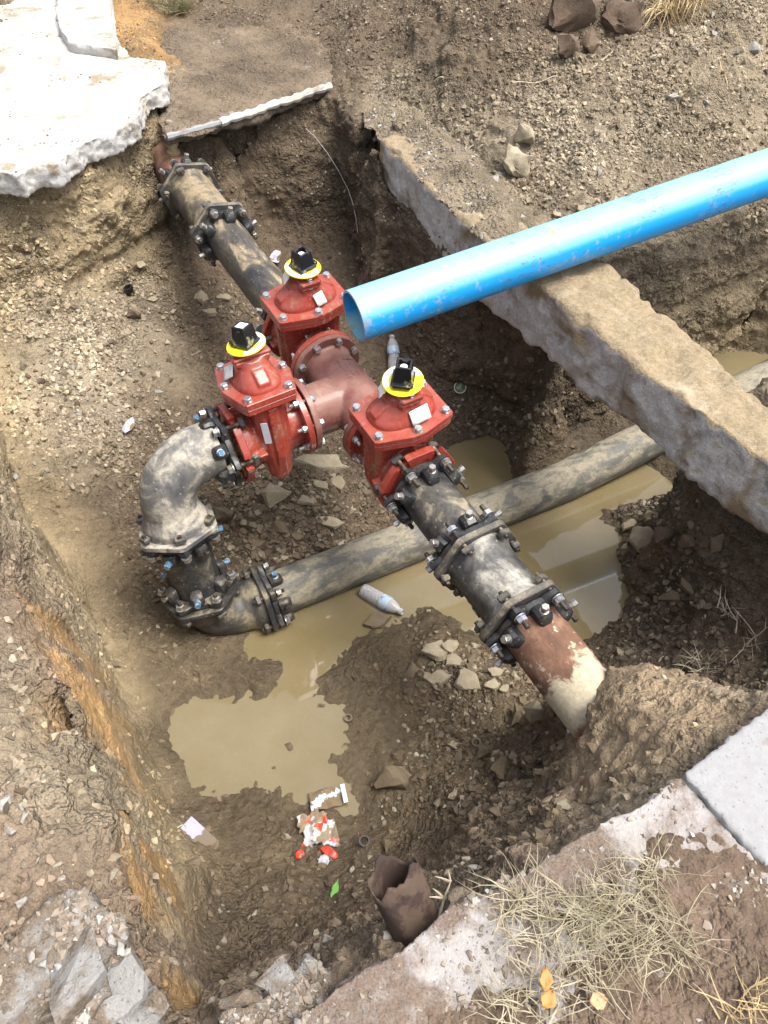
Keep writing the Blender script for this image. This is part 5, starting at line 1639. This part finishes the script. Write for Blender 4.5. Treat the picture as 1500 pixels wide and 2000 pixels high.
# scattered individual stones: each is named after the thing in the photograph that it lies by
LAND = [('the lone angular stone on the left slope', 250, 741), ('the black plug on the left slope', 258, 575), ('the violet plastic scrap', 254, 836), ('the reddish block on the left slope', 262, 617), ('the pale boulder by the far black pipe', 395, 590),
        ('the overhanging white slab', 130, 400), ('the upper left elbow', 300, 940), ('the left picture edge', 10, 700), ('the far black pipe', 470, 560), ('the left red valve', 440, 740), ('the large tan boulder', 1025, 272), ('the crumbly tan lump', 1008, 325),
        ('the squared grey stone', 956, 366), ('the blue pipe', 1150, 450), ('the reddish lump below the hollow', 1110, 108), ('the hanging dry roots', 1310, 40), ('the round pale stone of the spoil bank', 1471, 98), ('the grey triangular chip', 1315, 190),
        ('the cracked shale plate', 870, 1285), ('the lens shaped stone', 1048, 1388), ('the floating bottle', 750, 1180), ('the broad wet brown stone', 770, 1528), ('the brown ring in the shale', 930, 1452), ('the near mound', 1110, 1450),
        ('the big tan flake under the kerb', 1258, 1062), ('the long dark stone at the water edge', 1315, 1172), ('the bleached roots on the right bank', 1430, 1215), ('the largest slab under the tee', 625, 914), ('the pale block under the tee', 532, 962),
        ('the foot of the heap under the tee', 645, 1020), ('the green lid', 898, 762), ('the lower left elbow', 400, 1190), ('the grey flat stone at the left wall foot', 219, 1298), ('the left wall', 150, 1100), ('the kerb', 1150, 790), ('the rubble slope top', 60, 560)]
SCAT = []
def region(n, us, vs, wmin, wmax, kinds, seed=1, idxs=None):
    global NSTONE
    rr = random.Random(seed)
    k = 0; tries = 0
    while k < n and tries < n * 10:
        tries += 1
        u, v = rr.uniform(*us), rr.uniform(*vs)
        p, nn = hit(u, v)
        if p.z < ZW + .015 and p.x < 1.6: continue
        if p.z < -.745 and p.y > 3.3: continue
        w = wmin + (wmax - wmin) * rr.random() ** 1.8
        kd = rr.choice(kinds)
        nn = (nn + Vector((0, 0, .8))).normalized()
        pi = rr.choice(idxs or range(12))
        o = put(PROTO[kd][pi], 'stone', p, nn, px_size(p, w) / 2, None, 'stone', None, rr.uniform(0, 6.3), .15, rr.uniform(.6, 1), rr.uniform(.7, 1.1), rr.uniform(-.3, .3))
        SCAT.append((o, u, v, w, kd, pi)); k += 1; NSTONE += 1
region(60, (30, 330), (500, 960), 9, 26, 'ppw', seed=2)
region(18, (280, 470), (600, 900), 8, 20, 'ppd', seed=3)
region(24, (940, 1180), (190, 420), 8, 26, 'ppw', seed=4)
region(18, (1180, 1500), (20, 260), 8, 24, 'ppw', seed=5)
region(28, (820, 1080), (1270, 1560), 10, 36, 'ddp', seed=6)
region(18, (1200, 1400), (980, 1220), 10, 34, 'dc', seed=7)
region(16, (440, 720), (930, 1090), 10, 30, 'ddp', seed=8)
region(10, (880, 1130), (760, 880), 10, 28, 'dc', seed=9)
region(10, (230, 420), (1050, 1330), 8, 16, 'dp', seed=10)
_by = {}
for rec in SCAT:
    o, u, v, w, kd, pi = rec
    nm, lu, lv = min(LAND, key=lambda L: math.hypot(L[1] - u, L[2] - v))
    du, dv = u - lu, v - lv
    side = ('right of' if du > 0 else 'left of') if abs(du) > abs(dv) else ('below' if dv > 0 else 'above')
    size = 'tiny' if w < 12 else ('small' if w < 18 else 'middling')
    what = {'p': 'pale tan', 'w': 'whitish', 'd': 'mud brown', 'c': 'dark earthy'}[kd] + (' flake' if pi < 6 else ' lump')
    _by.setdefault((f'{size} {what} {side} {nm}', nm), []).append((math.hypot(du, dv), rec))
for (lab, nm), L in _by.items():
    L.sort(key=lambda x: x[0])
    for i, (d_, rec) in enumerate(L):
        o = rec[0]
        o['group'] = 'loose stones by ' + nm
        if len(L) == 2: o['label'] = ('nearer ' if i == 0 else 'farther ') + lab
        elif len(L) == 3: o['label'] = ('nearest ', 'middle ', 'farthest ')[i] + lab
        else: o['label'] = lab
print('stones', NSTONE)

# gravel and crumbs: real geometry joined to a few sheets of stuff
def tri_cloud(sel_fn, n, rmin, rmax, cols, name, label, seed, kind='chip', pw=2.3, sink=.25, src=None):
    r_ = np.random.default_rng(seed)
    GP, GN, GV, GC, Fs = src or (G_P, G_N, G_V, G_C, G_F)
    C0 = GP[Fs].mean(1)
    wgt = sel_fn(C0, GV[Fs[:, 0]], GN[Fs[:, 0]])
    e1 = GP[Fs[:, 1]] - GP[Fs[:, 0]]; e2 = GP[Fs[:, 2]] - GP[Fs[:, 0]]
    ar = np.linalg.norm(np.cross(e1, e2), axis=1) * .5
    pr = wgt * ar; pr = pr / pr.sum()
    idx = r_.choice(len(Fs), n, p=pr)
    a, b = r_.random(n), r_.random(n); k = a + b > 1; a[k], b[k] = 1 - a[k], 1 - b[k]
    pos = GP[Fs[idx, 0]] + e1[idx] * a[:, None] + e2[idx] * b[:, None]
    nor = GN[Fs[idx, 0]]
    rad = rmin + (rmax - rmin) * r_.random(n) ** pw
    protos = []
    for s in range(8):
        bm = chip(100 + s, 5, .3) if kind == 'chip' and s < 5 else hull(200 + s, 9, .7)
        bmesh.ops.triangulate(bm, faces=bm.faces)
        bm.verts.index_update()
        protos.append((np.array([v.co[:] for v in bm.verts]), np.array([[v.index for v in f.verts] for f in bm.faces]))); bm.free()
    VV, FF, CCs = [], [], []
    off = 0
    which = r_.integers(0, len(protos), n)
    th = r_.random(n) * 6.283
    tl = r_.normal(0, .35, (n, 2))
    colA = np.array(cols)
    for s, (pv, pf) in enumerate(protos):
        q = np.nonzero(which == s)[0]
        if not len(q): continue
        m = len(q)
        nn = nor[q] + np.stack([tl[q, 0], tl[q, 1], np.full(m, .3)], 1); nn /= np.linalg.norm(nn, axis=1, keepdims=True)
        x = np.stack([np.cos(th[q]), np.sin(th[q]), np.zeros(m)], 1)
        y = np.cross(nn, x); y /= np.linalg.norm(y, axis=1, keepdims=True) + 1e-9
        x = np.cross(y, nn)
        sc = rad[q][:, None, None] * np.array((1, 1, 1))[None, None]
        pl = pv[None] * np.stack([np.ones(m), r_.uniform(.6, 1, m), r_.uniform(.6, 1.1, m)], 1)[:, None, :]
        W = (pl[..., 0:1] * x[:, None] + pl[..., 1:2] * y[:, None] + pl[..., 2:3] * nn[:, None]) * rad[q][:, None, None] + (pos[q] + nor[q] * (rad[q] * (.3 - sink))[:, None])[:, None]
        VV.append(W.reshape(-1, 3))
        FF.append((pf[None] + (np.arange(m) * len(pv))[:, None, None] + off).reshape(-1, 3))
        base = np.where((r_.random(m) < .6)[:, None], GC[Fs[idx[q], 0]] * r_.uniform(.8, 1.5, (m, 1)), colA[r_.integers(0, len(colA), m)] * r_.uniform(.65, 1.15, (m, 1)))
        CCs.append(np.repeat(base, len(pv), 0))
        off += m * len(pv)
    VV, FF, CCs = np.vstack(VV), np.vstack(FF), np.vstack(CCs)
    me = mesh_np(name, VV, FF, (M_gravel,), smooth=False)
    ca = me.attributes.new('Col', 'FLOAT_COLOR', 'POINT')
    ca.data.foreach_set('color', np.concatenate([np.clip(CCs, .01, .9), np.ones((len(CCs), 1))], 1).astype(np.float32).ravel())
    return tag(link(name, me), label, kind='stuff')

def inview(P, m=1.04):
    dp = np.maximum(depth_of(P), .05)
    u = np.abs(P[:, 0] / dp) / .5; v = np.abs((P[:, 1] * _sp + (P[:, 2] - CAMZ) * _cp) / dp) / .667
    return (u < m) & (v < m) & (depth_of(P) > .3)
dry = lambda P: (P[:, 2] > np.where(P[:, 0] * .87 + P[:, 1] * .5 > 2.9, ZT, ZW) + .012)
tri_cloud(lambda P, A, N: inview(P) * dry(P) * A[:, 7] ** 1.4 * (.25 + np.clip(N[:, 2], 0, 1)) * (np.clip(vnoise(P, 3.2, 5) * 1.5 + .3, .03, 1)), 36000, .0035, .021,
          ((.32, .275, .20), (.27, .23, .16), (.22, .18, .125), (.38, .34, .26), (.17, .135, .095)), 'gravel', 'fine stone chips strewn over the slopes and banks', 5)
tri_cloud(lambda P, A, N: inview(P) * dry(P) * (.12 + .5 * A[:, 7]) * A[:, 6] * (.15 + np.clip(N[:, 2], 0, 1)) * (np.clip(vnoise(P, 2.4, 15) * 1.4 + .2, .04, 1)), 26000, .0035, .024,
          ((.15, .11, .07), (.12, .088, .055), (.19, .145, .09)), 'soil_crumbs', 'crumbs of earth broken from the pit walls', 6, 'hull', 2.8)

def of_object(o, col):
    P, N = get_np(o.data)
    P = P + np.array(o.location)
    o.data.calc_loop_triangles()
    t = np.empty(len(o.data.loop_triangles) * 3, dtype=np.int32); o.data.loop_triangles.foreach_get('vertices', t)
    return P, N, np.ones((len(P), 8)), np.tile(np.array(col), (len(P), 1)), t.reshape(-1, 3)
for o, n, seed, lab in ((S3, 2600, 31, 'grit and crumbs of soil lying on the near slab'), (S_bl, 1900, 32, 'concrete grit lying on the near left slab'), (S_bs, 700, 33, 'concrete grit on the jagged near chunk'), (S2, 1500, 34, 'soil crumbs lying on the far gutter'), (SP, 2600, 36, 'stones in the spoil over the far kerb end'), (S1, 500, 35, 'grit on the bright white slab')):
    tri_cloud(lambda P, A, N: inview(P) * (N[:, 2] > .5) * np.clip(vnoise(P, 5, seed) * 1.5 + .4, .05, 1), n, .002, .018 if seed in (32, 36) else .012, ((.36, .34, .31), (.28, .25, .21), (.2, .16, .12), (.44, .43, .40)), 'grit', lab, seed, 'hull', 2.4, .2, of_object(o, (.24, .2, .16)))

def flaky(P, A, N):
    d = np.maximum(depth_of(P), .1)
    u = 750 + P[:, 0] / d * FOC; v = 1000 - (P[:, 1] * _sp + (P[:, 2] - CAMZ) * _cp) / d * FOC
    z = ((u > 820) & (u < 1110) & (v > 1260) & (v < 1600)) * 1.0 + ((u > 1190) & (u < 1420) & (v > 960) & (v < 1290)) * 1.6 + ((u > 430) & (u < 720) & (v > 900) & (v < 1090)) * 2.4 + ((u > 880) & (u < 1150) & (v > 700) & (v < 880)) * 1.0 + ((u > 20) & (u < 330) & (v > 520) & (v < 960)) * .35 + ((u > 900) & (u < 1250) & (v > 180) & (v < 440)) * .3
    return z * dry(P) * (N[:, 2] > .3) * np.clip(vnoise(P, 4, 91) * 1.3 + .5, .1, 1)
tri_cloud(flaky, 3900, .009, .034, ((.20, .165, .115), (.16, .13, .09), (.33, .285, .205), (.24, .205, .145)), 'shale_flakes', 'mud stained shale flakes heaped on the pit floor and slopes', 41, 'chip', 2.2, .2)
# ------------------------------------------------------------------ litter, scrap and plants
def Mat_at(p, xdir, n=Vector((0, 0, 1))):
    x = Vector(xdir).normalized(); n = Vector(n).normalized()
    y = n.cross(x).normalized(); z = x.cross(y)
    return Matrix.Translation(p) @ Matrix((x, y, z)).transposed().to_4x4()

def bottle(M, label, crushed=.0):
    o = empty('water_bottle', M, label, 'bottle')
    def body():
        prof = [(0, .001), (.0, .022), (.004, .030), (.012, .032)]
        x = .016
        while x < .098:
            prof += [(x, .0325), (x + .004, .0300), (x + .008, .0325)]; x += .0105
        prof += [(.104, .032), (.148, .032), (.156, .030), (.176, .022), (.190, .0135), (.194, .0125), (.197, .0125), (.198, .0155), (.201, .0155), (.202, .0125), (.212, .0125), (.2125, .011)]
        mb = MB(); mb.lathe(prof, 36, None, True, False)
        if crushed:
            mb.v = [Vector((p.x, p.y * (1 + .15 * math.sin(p.x * 40)), p.z * (1 - crushed * (math.sin(p.x * 22) ** 2)))) for p in mb.v]
        return mb
    b = o_ = part('body', ('bottle', crushed), body, M_clear, o)
    s = b.modifiers.new('solid', 'SOLIDIFY'); s.thickness = .0008
    part('label_band', 'bl', lambda: MB().lathe([(.106, .0328), (.146, .0328), (.146, .0333), (.106, .0333)], 36, closed=True), M_label, o)
    return o
A1 = at(708, 1152, ZW + .014); B1 = at(788, 1197, ZW + .028)
bottle(Mat_at(A1, B1 - A1) @ Matrix.Scale(1.22, 4), 'clear ribbed plastic bottle with a blue band floating in the muddy water')
p, n = hit(775, 735)
p2 = at(768, 655, p.z + .16)
bb = bottle(Mat_at(p + Vector((-.01, 0, .02)), (p2 - p)) @ Matrix.Scale(1.2, 4), 'blue tinted plastic bottle standing behind the right red valve', .12)

def sheet(name, M, sx, sy, m, label, cat, seed, n=22, amp=.012, torn=.0, th=.0012, curl=0.0, shape=None):
    "crumpled thin sheet"
    X, Y = np.meshgrid(np.linspace(-.5, .5, n), np.linspace(-.5, .5, n), indexing='ij')
    P = np.stack([X.ravel() * sx, Y.ravel() * sy, np.zeros(n * n)], 1)
    P[:, 2] = fbm(P + seed, 18, 3, .55, seed) * amp + np.abs(fbm(P + seed, 9, 2, .5, seed + 3)) * amp + curl * (P[:, 0] / sx) ** 2
    I = np.arange(n * n).reshape(n, n)
    Fq = np.stack([I[:-1, :-1], I[1:, :-1], I[1:, 1:], I[:-1, 1:]], -1).reshape(-1, 4)
    if torn:
        r = np.hypot(X, Y).ravel() * 2 + fbm(P + seed * 2, 14, 3, .6, seed + 7) * torn
        Fq = Fq[(r[Fq] < 1.02).all(1)]
        used = np.unique(Fq); mp = np.full(n * n, -1); mp[used] = np.arange(len(used)); P = P[used]; Fq = mp[Fq]
    me = mesh_np(name, P, Fq, (m,), True)
    o = link(name, me); o.matrix_world = M
    s = o.modifiers.new('solid', 'SOLIDIFY'); s.thickness = th; s.offset = 1
    if label: tag(o, label, cat)
    return o
def on(u, v, up=.01):
    p, n = hit(u, v)
    if p.z < ZW: p = at(u, v, ZW)
    return p + Vector((0, 0, up)), n
p, n = on(640, 1562, .014)
sheet('foil_wrapper', Mat_at(p, Vector((1, .25, 0))), .155, .085, m_wrapper('pale_foil', (.66, .72, .80), (.5, .6, .72), (.62, .55, .36), mud_amt=.62), 'pale silver blue wrapper with a crimped end at the puddle edge', 'wrapper', 3, 24, .012)
a_ = Mat_at(p + Vector((.071, .018, .012)), Vector((1, .25, 0)))
mb = MB()
for i in range(9): mb.box(.0022, .082, .003, Matrix.Translation((-.008 + i * .0021, 0, .001 * (i % 2))))
o = mb.obj('crimped_end', m_plain('blue_white_crimp', (.55, .66, .82), .4, 0, .2)); w_ = bpy.data.objects['foil_wrapper']; o.parent = w_; o.matrix_world = a_
bpy.context.view_layer.update()
o.matrix_parent_inverse = Matrix.Identity(4); o.matrix_basis = w_.matrix_world.inverted() @ a_
p, n = on(618, 1630, .018)
sheet('snack_wrapper', Mat_at(p, Vector((.9, .3, .05))), .17, .18, m_wrapper('red_silver_film', (.62, .60, .62), (.70, .055, .03), (.42, .46, .58), (.25, .20, .135), .34), 'torn red and silver snack wrapper plastered with mud', 'wrapper', 8, 34, .02, .55)
p, n = on(645, 1668, .016)
sheet('wrapper_scrap', Mat_at(p, Vector((.8, -.5, .1))), .085, .04, m_wrapper('red_film', (.75, .05, .03), (.7, .06, .04), (.66, .08, .05), mud_amt=.15), 'bright red torn strip beside the muddy snack wrapper', 'wrapper', 5, 12, .014, .35)
p, n = on(585, 1672, .016)
sheet('wrapper_scrap', Mat_at(p, Vector((.6, .6, .1))), .04, .03, m_wrapper('red_film_small', (.75, .05, .03), (.7, .06, .04), (.66, .08, .05), mud_amt=.1), 'small bright red scrap left of the snack wrapper', 'wrapper', 6, 10, .012, .3)
p, n = on(632, 1685, .014)
sheet('plastic_scrap', Mat_at(p, Vector((.8, -.3, .1))), .06, .05, m_wrapper('grey_film', (.4, .4, .44), (.45, .45, .5), (.36, .36, .4), mud_amt=.35), 'grey plastic scrap below the red strip', 'scrap', 9, 12, .014, .4)
# card packet, mud over its lower half
p, n = on(390, 1632, .016)
d = (at(422, 1662, p.z) - at(352, 1598, p.z))
pk = empty('card_packet', Mat_at(p, d, Vector((.1, -.1, 1))), 'flattened pale lilac packet half covered by mud near the left wall', 'packet')
mt = NT('lilac_card'); x_ = mt.sep(mt.obj(), 0); nn_ = mt.noise(20, 5, .6)
mk = mt.ramp(mt.math('ADD', x_, mt.math('MULTIPLY', mt.math('SUBTRACT', nn_, .5), .07)), (.0, 0), (.006, 1))
mt.set(Base_Color=mt.mix(mt.math('MAXIMUM', mk, mt.ramp(mt.noise(34, 4, .6), (.62, 0), (.66, 1))), (.38, .38, .56), (.17, .135, .095)), Roughness=.7)
mt.bump(nn_, .3, .003)
part('packet_body', 'pk', lambda: MB().box(.155, .062, .012, None, .002), mt.m, pk, None, 30, .001)
part('packet_flap', 'pf', lambda: MB().box(.11, .03, .002, Matrix.Translation((.02, -.044, -.006)) @ Matrix.Rotation(.25, 4, 'X')), mt.m, pk)
mb = MB(); mb.tube([Vector((-.055 - .03 * math.sin(t), -.045 - .045 * math.cos(t), .004 + .006 * math.sin(t))) for t in np.linspace(-.9, 2.3, 16)], .0022, 6)
o = link('green_straw_loop', mb.mesh('green_straw_loop', m_plain('pale_green_plastic', (.42, .55, .25), .4, 0, .2))); o.matrix_world = pk.matrix_world.copy(); tag(o, 'thin pale green plastic loop beside the lilac packet', 'plastic strip')
# lids, nuts, plugs
def ringobj(u, v, ro, ri, h, m, name, label, cat, tilt=(0, 0, 1), up=.004):
    p, n = on(u, v, up)
    mb = MB(); mb.lathe([(0, ri), (0, ro * .96), (h * .3, ro), (h * .7, ro), (h, ro * .96), (h, ri)], 28, Matrix.Rotation(-math.pi / 2, 4, 'Y'), closed=True)
    o = link(name, mb.mesh(name, m, 40)); o.matrix_world = Mat_at(p, Vector((1, 0, 0)), Vector(tilt)); return tag(o, label, cat)
M_mudring = m_plain('muddy_ring', (.13, .1, .065), .5, 0, .4)
ringobj(680, 1404, .021, .012, .010, M_mudring, 'washer_ring', 'muddy ring lying at the right edge of the big puddle', 'ring')
ringobj(712, 1645, .024, .016, .014, m_plain('dark_ring', (.05, .042, .034), .4, 0, .3), 'washer_ring', 'dark round ring above the rusty can', 'ring')
ringobj(930, 1452, .022, .013, .010, M_mudring, 'washer_ring', 'brown ring among the shale right of the puddle', 'ring')
p, n = hit(898, 762)
p = p + Vector((0, 0, .02))
o = empty('bottle_lid', Mat_at(p, Vector((1, 0, 0)), Vector((-.05, -.55, .8))), 'round dark green lid with a pale rim behind the right valve', 'lid')
part('disc', 'lid', lambda: MB().lathe([(0, .001), (0, .034), (.004, .034), (.004, .001)], 32, Matrix.Rotation(-math.pi / 2, 4, 'Y')), m_wrapper('lid_print', (.02, .05, .03), (.12, .26, .05), (.03, .04, .04), mud_amt=.1), o)
part('rim', 'lid', lambda: MB().lathe([(-.004, .034), (-.004, .039), (.006, .039), (.006, .034)], 32, Matrix.Rotation(-math.pi / 2, 4, 'Y'), closed=True), M_lidrim, o)
p, n = hit(258, 575)
mb = MB(); mb.lathe([(0, .02), (.03, .022), (.034, .03), (.05, .03), (.05, .018), (.03, .016)], 18, Matrix.Rotation(-math.pi / 2, 4, 'Y'))
o = link('plastic_plug', mb.mesh('plastic_plug', M_nut2)); o.matrix_world = Mat_at(p + Vector((0, 0, .004)), Vector((1, .2, .3))); tag(o, 'small black plastic plug on the rubble slope', 'plug')
p, n = hit(254, 836)
sheet('plastic_scrap', Mat_at(p + Vector((0, 0, .02)), Vector((.4, .9, .1)), Vector((.2, -.5, .8))), .15, .05, m_wrapper('clear_purple_film', (.34, .33, .40), (.42, .38, .32), (.10, .08, .55), mud_amt=.3), 'crumpled see-through scrap with a violet spot on the left slope', 'scrap', 14, 16, .02, .25)
p, n = hit(540, 515)
sheet('plastic_scrap', Mat_at(p + Vector((0, 0, .05)), Vector((.3, .9, .2)), Vector((.3, -.6, .7))), .14, .07, m_wrapper('clear_film', (.5, .48, .55), (.42, .4, .45), (.3, .28, .42), mud_amt=.2), 'pale clear plastic scrap behind the top red valve', 'scrap', 15, 14, .025, .3)
# rusty can stub on the near slope
p, n = hit(815, 1810)
top = at(768, 1700, p.z + .13)
ax = (top - p).normalized()
mb = MB(); segs = 40; rg = []
for i in range(15):
    t = i / 14
    ring = []
    for k in range(segs):
        a = 2 * math.pi * k / segs
        rr_ = .050 * (1 + .14 * t) * (1 + .05 * math.sin(3 * a + 1) + .03 * math.sin(7 * a + 4 * t))
        zz = t * .26 - (.030 * (.5 + .5 * math.sin(2 * a + .7)) + .010 * math.sin(5 * a) + .003 * math.sin(11 * a + 1) + .0025 * math.sin(17 * a)) * t ** 3
        ring.append((zz, rr_ * math.cos(a) * 1.05, rr_ * math.sin(a) * .8))
    rg.append(ring)
mb.rings(rg, False, False)
o = link('rusty_can', mb.mesh('rusty_can', M_rustdark, 60)); o.matrix_world = frame(p - ax * .09, ax)
s = o.modifiers.new('solid', 'SOLIDIFY'); s.thickness = .004
tag(o, 'crushed dark rusty pipe sleeve sticking out of the near slope', 'rusty pipe sleeve')
# wire hanging on the far wall
wp_ = []
for u, v, z in ((598, 252, .40), (615, 268, .36), (640, 300, .26), (662, 335, .14), (680, 370, .02), (690, 400, -.10), (696, 430, -.2), (699, 455, -.3)):
    q, n = hit(u, v); wp_.append(q + Vector((0, -.02, .012)))
mb = MB(); mb.tube(wp_, .0032, 6); tag(mb.obj('wire', M_wire), 'thin pale wire hanging down the far pit wall', 'wire')

# grass, roots and sprigs
def blades(name, seeds, m, label, cat, kind=None, seed=1, n=300, L=(.05, .14), lean=.9, wd=.0022, fork=.4, droop=.0, up=1.0):
    "tuft: seeds is a list of (base point, spread)"
    rr = random.Random(seed); mb = MB()
    for i in range(n):
        b, sp = rr.choice(seeds)
        a = rr.uniform(0, 6.283); q = rr.random() ** .6 * sp
        p = Vector(b) + Vector((math.cos(a) * q, math.sin(a) * q, 0))
        h = rr.uniform(*L); th = rr.uniform(0, 6.283); ln = rr.uniform(.2, 1) * lean
        dvec = Vector((math.cos(th) * ln, math.sin(th) * ln, up * rr.uniform(.25, 1))).normalized()
        pts = [p]
        for k in range(4):
            dvec = (dvec + Vector((rr.uniform(-.3, .3), rr.uniform(-.3, .3), rr.uniform(-.35, .15) - droop))).normalized()
            pts.append(pts[-1] + dvec * h / 4)
        r0 = wd * rr.uniform(.6, 1.3)
        mb.tube(pts, [r0, r0, r0 * .8, r0 * .6, r0 * .15], 3, False)
        if rr.random() < fork:
            k = rr.randint(1, 3); d2 = (dvec + Vector((rr.uniform(-1, 1), rr.uniform(-1, 1), rr.uniform(-.2, .5)))).normalized()
            mb.tube([pts[k], pts[k] + d2 * h * .2, pts[k] + d2 * h * .38 + Vector((0, 0, -.004))], [r0 * .7, r0 * .5, r0 * .1], 3, False)
    me = mb.mesh(name, m, 60)
    return tag(link(name, me), label, cat, kind=kind)
def gz(u, v, z=.685): return at(u, v, z)
blades('dry_grass_tuft', [(gz(1200, 1740), .05), (gz(1240, 1800), .07), (gz(1140, 1800), .04), (gz(1270, 1700), .04), (gz(1180, 1860), .06), (gz(1320, 1840), .05)], M_straw, 'large dry straw coloured grass tuft on the near slab', 'grass tuft', None, 3, 430, (.04, .11), 2.6, .00095, .95)
blades('dry_grass_tuft', [(gz(1090, 1770), .04), (gz(1040, 1760), .03), (gz(1000, 1760), .03), (gz(1060, 1820), .03)], M_straw, 'pale thin grass runners reaching over the slab edge', 'grass tuft', None, 4, 80, (.05, .13), 2.6, .0013, .9)
blades('dry_grass_tuft', [(gz(1050, 1900), .06), (gz(1000, 1960), .05), (gz(1150, 1920), .05)], M_straw, 'sparse dry grass around the orange leaves', 'grass tuft', None, 5, 90, (.05, .11), 2.6, .0012, .6)
blades('dry_grass_tuft', [(gz(1440, 1985), .04), (gz(1480, 1960), .04)], M_straw2, 'few brown straws at the bottom right corner', 'grass tuft', None, 6, 40, (.05, .1), 1.5, .0015, .3)
q, n = hit(330, 18)
blades('weed_clump', [(q, .12), (q + Vector((-.12, .05, 0)), .08), (q + Vector((.1, -.02, 0)), .08)], M_weed, 'scruffy grey-green weed clump behind the white slab', 'weed', None, 7, 420, (.06, .18), 1.2, .0026, .6)
rs = []
for u, v in ((1290, 15), (1310, 10), (1330, 8), (1345, 20), (1300, 30), (1280, 40)):
    q, n = hit(u, v); rs.append((q + Vector((0, -.03, .07)), .05))
blades('root_tuft', rs, M_straw2, 'tan dry roots hanging from the top of the spoil bank', 'roots', None, 8, 260, (.10, .28), .6, .0026, .3, .35, .3)
rs = []
for u, v in ((1215, 20), (1245, 15)):
    q, n = hit(u, v); rs.append((q + Vector((0, -.06, .05)), .03))
blades('root_tuft', rs, M_straw, 'few green-tan stalks hanging in front of the hollow', 'roots', None, 9, 14, (.16, .3), .3, .0026, .3, .5, -.2)
rs = [hit(1415, 1200)[0], hit(1440, 1230)[0], hit(1465, 1260)[0]]
blades('root_tuft', [(q + Vector((0, 0, .02)), .04) for q in rs], M_root, 'bleached branching roots on the dark right bank', 'roots', None, 10, 26, (.08, .2), 1.3, .003, .8)
q = hit(1362, 1310)[0]
blades('root_tuft', [(q + Vector((0, 0, .02)), .05)], M_root, 'tangled bleached roots behind the near mound', 'roots', None, 11, 34, (.06, .16), 1.2, .0024, .9)
q = hit(870, 1760)[0]
mb = MB()
st = [at(856, 1800, q.z + .02), at(868, 1755, q.z + .05), at(880, 1722, q.z + .07)]
mb.tube(st, [.005, .004, .0015], 6)
for a_, b_ in ((1, (845, 1735)), (1, (905, 1745)), (2, (875, 1700)), (2, (850, 1712)), (1, (838, 1752))):
    mb.tube([st[a_], st[a_].lerp(at(*b_, q.z + .07), .6) + Vector((0, 0, .004)), at(*b_, q.z + .075)], [.003, .002, .0006], 5)
tag(mb.obj('bare_twig', M_root), 'pale bare twig beside the rusty pipe sleeve', 'twig')
def straw(u0, v0, u1, v1, r, label, m=None):
    a, b = hit(u0, v0)[0], hit(u1, v1)[0]
    pts = [a.lerp(b, t) + Vector((0, 0, .012 + .012 * math.sin(t * 7 + u0))) for t in np.linspace(0, 1, 9)]
    mb = MB(); mb.tube(pts, [r] * 7 + [r * .7, r * .2], 6)
    tag(mb.obj('dry_stalk', m or M_root), label, 'stalk')
straw(1155, 135, 1262, 70, .006, 'long pale dry root lying below the hollow of the spoil bank')
straw(1000, 170, 1090, 155, .004, 'thin dry stalk on the upper spoil bank')
straw(848, 162, 888, 150, .004, 'short pale stick on the far bank')
straw(1405, 120, 1425, 200, .0035, 'curved thin root on the right of the spoil bank', M_straw2)
straw(1322, 210, 1330, 250, .003, 'short root below the grey triangular chip', M_straw2)
straw(905, 310, 945, 260, .004, 'greenish stalk on the bank left of the tan boulder', M_straw)
straw(1140, 1195, 1165, 1175, .003, 'short stalk by the coupling water edge')
for u, v, lb in ((1330, 185, 'small pale weed sprig on the spoil bank'), (1350, 175, 'second pale sprig right of the first one on the bank')):
    q = hit(u, v)[0]; blades('weed_sprig', [(q, .03)], M_straw, lb, 'weed', None, u, 22, (.05, .12), 1.4, .0016, .6)
q = hit(395, 310)[0]
# leaves
def leaf(p, xdir, L, W, m, label, n=Vector((0, 0, 1)), curl=.3, seed=0):
    mb = MB(); rows = 9
    vs = []
    for i in range(rows):
        t = i / (rows - 1); wv = W * math.sin(math.pi * min(1, t * 1.05 + .04)) ** .8 * (1 + .15 * math.sin(t * 19 + seed))
        for s in (-1, -.5, 0, .5, 1):
            vs.append((L * (t - .5), wv * s, abs(s) * wv * curl + .15 * L * (t - .5) ** 2 + .003 * math.sin(9 * t + s * 3 + seed)))
    mb.add(vs, [(i * 5 + k, i * 5 + k + 1, i * 5 + k + 6, i * 5 + k + 5) for i in range(rows - 1) for k in range(4)])
    o = link('leaf', mb.mesh('leaf', m, 80)); o.matrix_world = Mat_at(p, xdir, n)
    s = o.modifiers.new('solid', 'SOLIDIFY'); s.thickness = .0006
    return tag(o, label, 'leaf')
leaf(gz(1066, 1910, .705), Vector((.1, 1, .1)), .046, .012, M_oleaf, 'orange dead leaf, upper of the two touching', seed=1)
leaf(gz(1072, 1950, .70), Vector((.5, .7, .1)), .038, .015, M_oleaf, 'orange dead leaf, lower of the two touching', seed=2)
leaf(gz(1170, 1955, .70), Vector((1, .1, 0)), .036, .015, m_leafy('tan_leaf', (.52, .32, .17), (.42, .25, .13)), 'tan dead leaf right of the two orange leaves', seed=3)
p, n = on(655, 1738, .01); leaf(p, Vector((.35, 1, .3)), .075, .013, M_green, 'bright green torn leaf on the near slope', seed=4)
print('tris', sum(len(o.data.polygons) for o in bpy.data.objects if o.type=='MESH'))
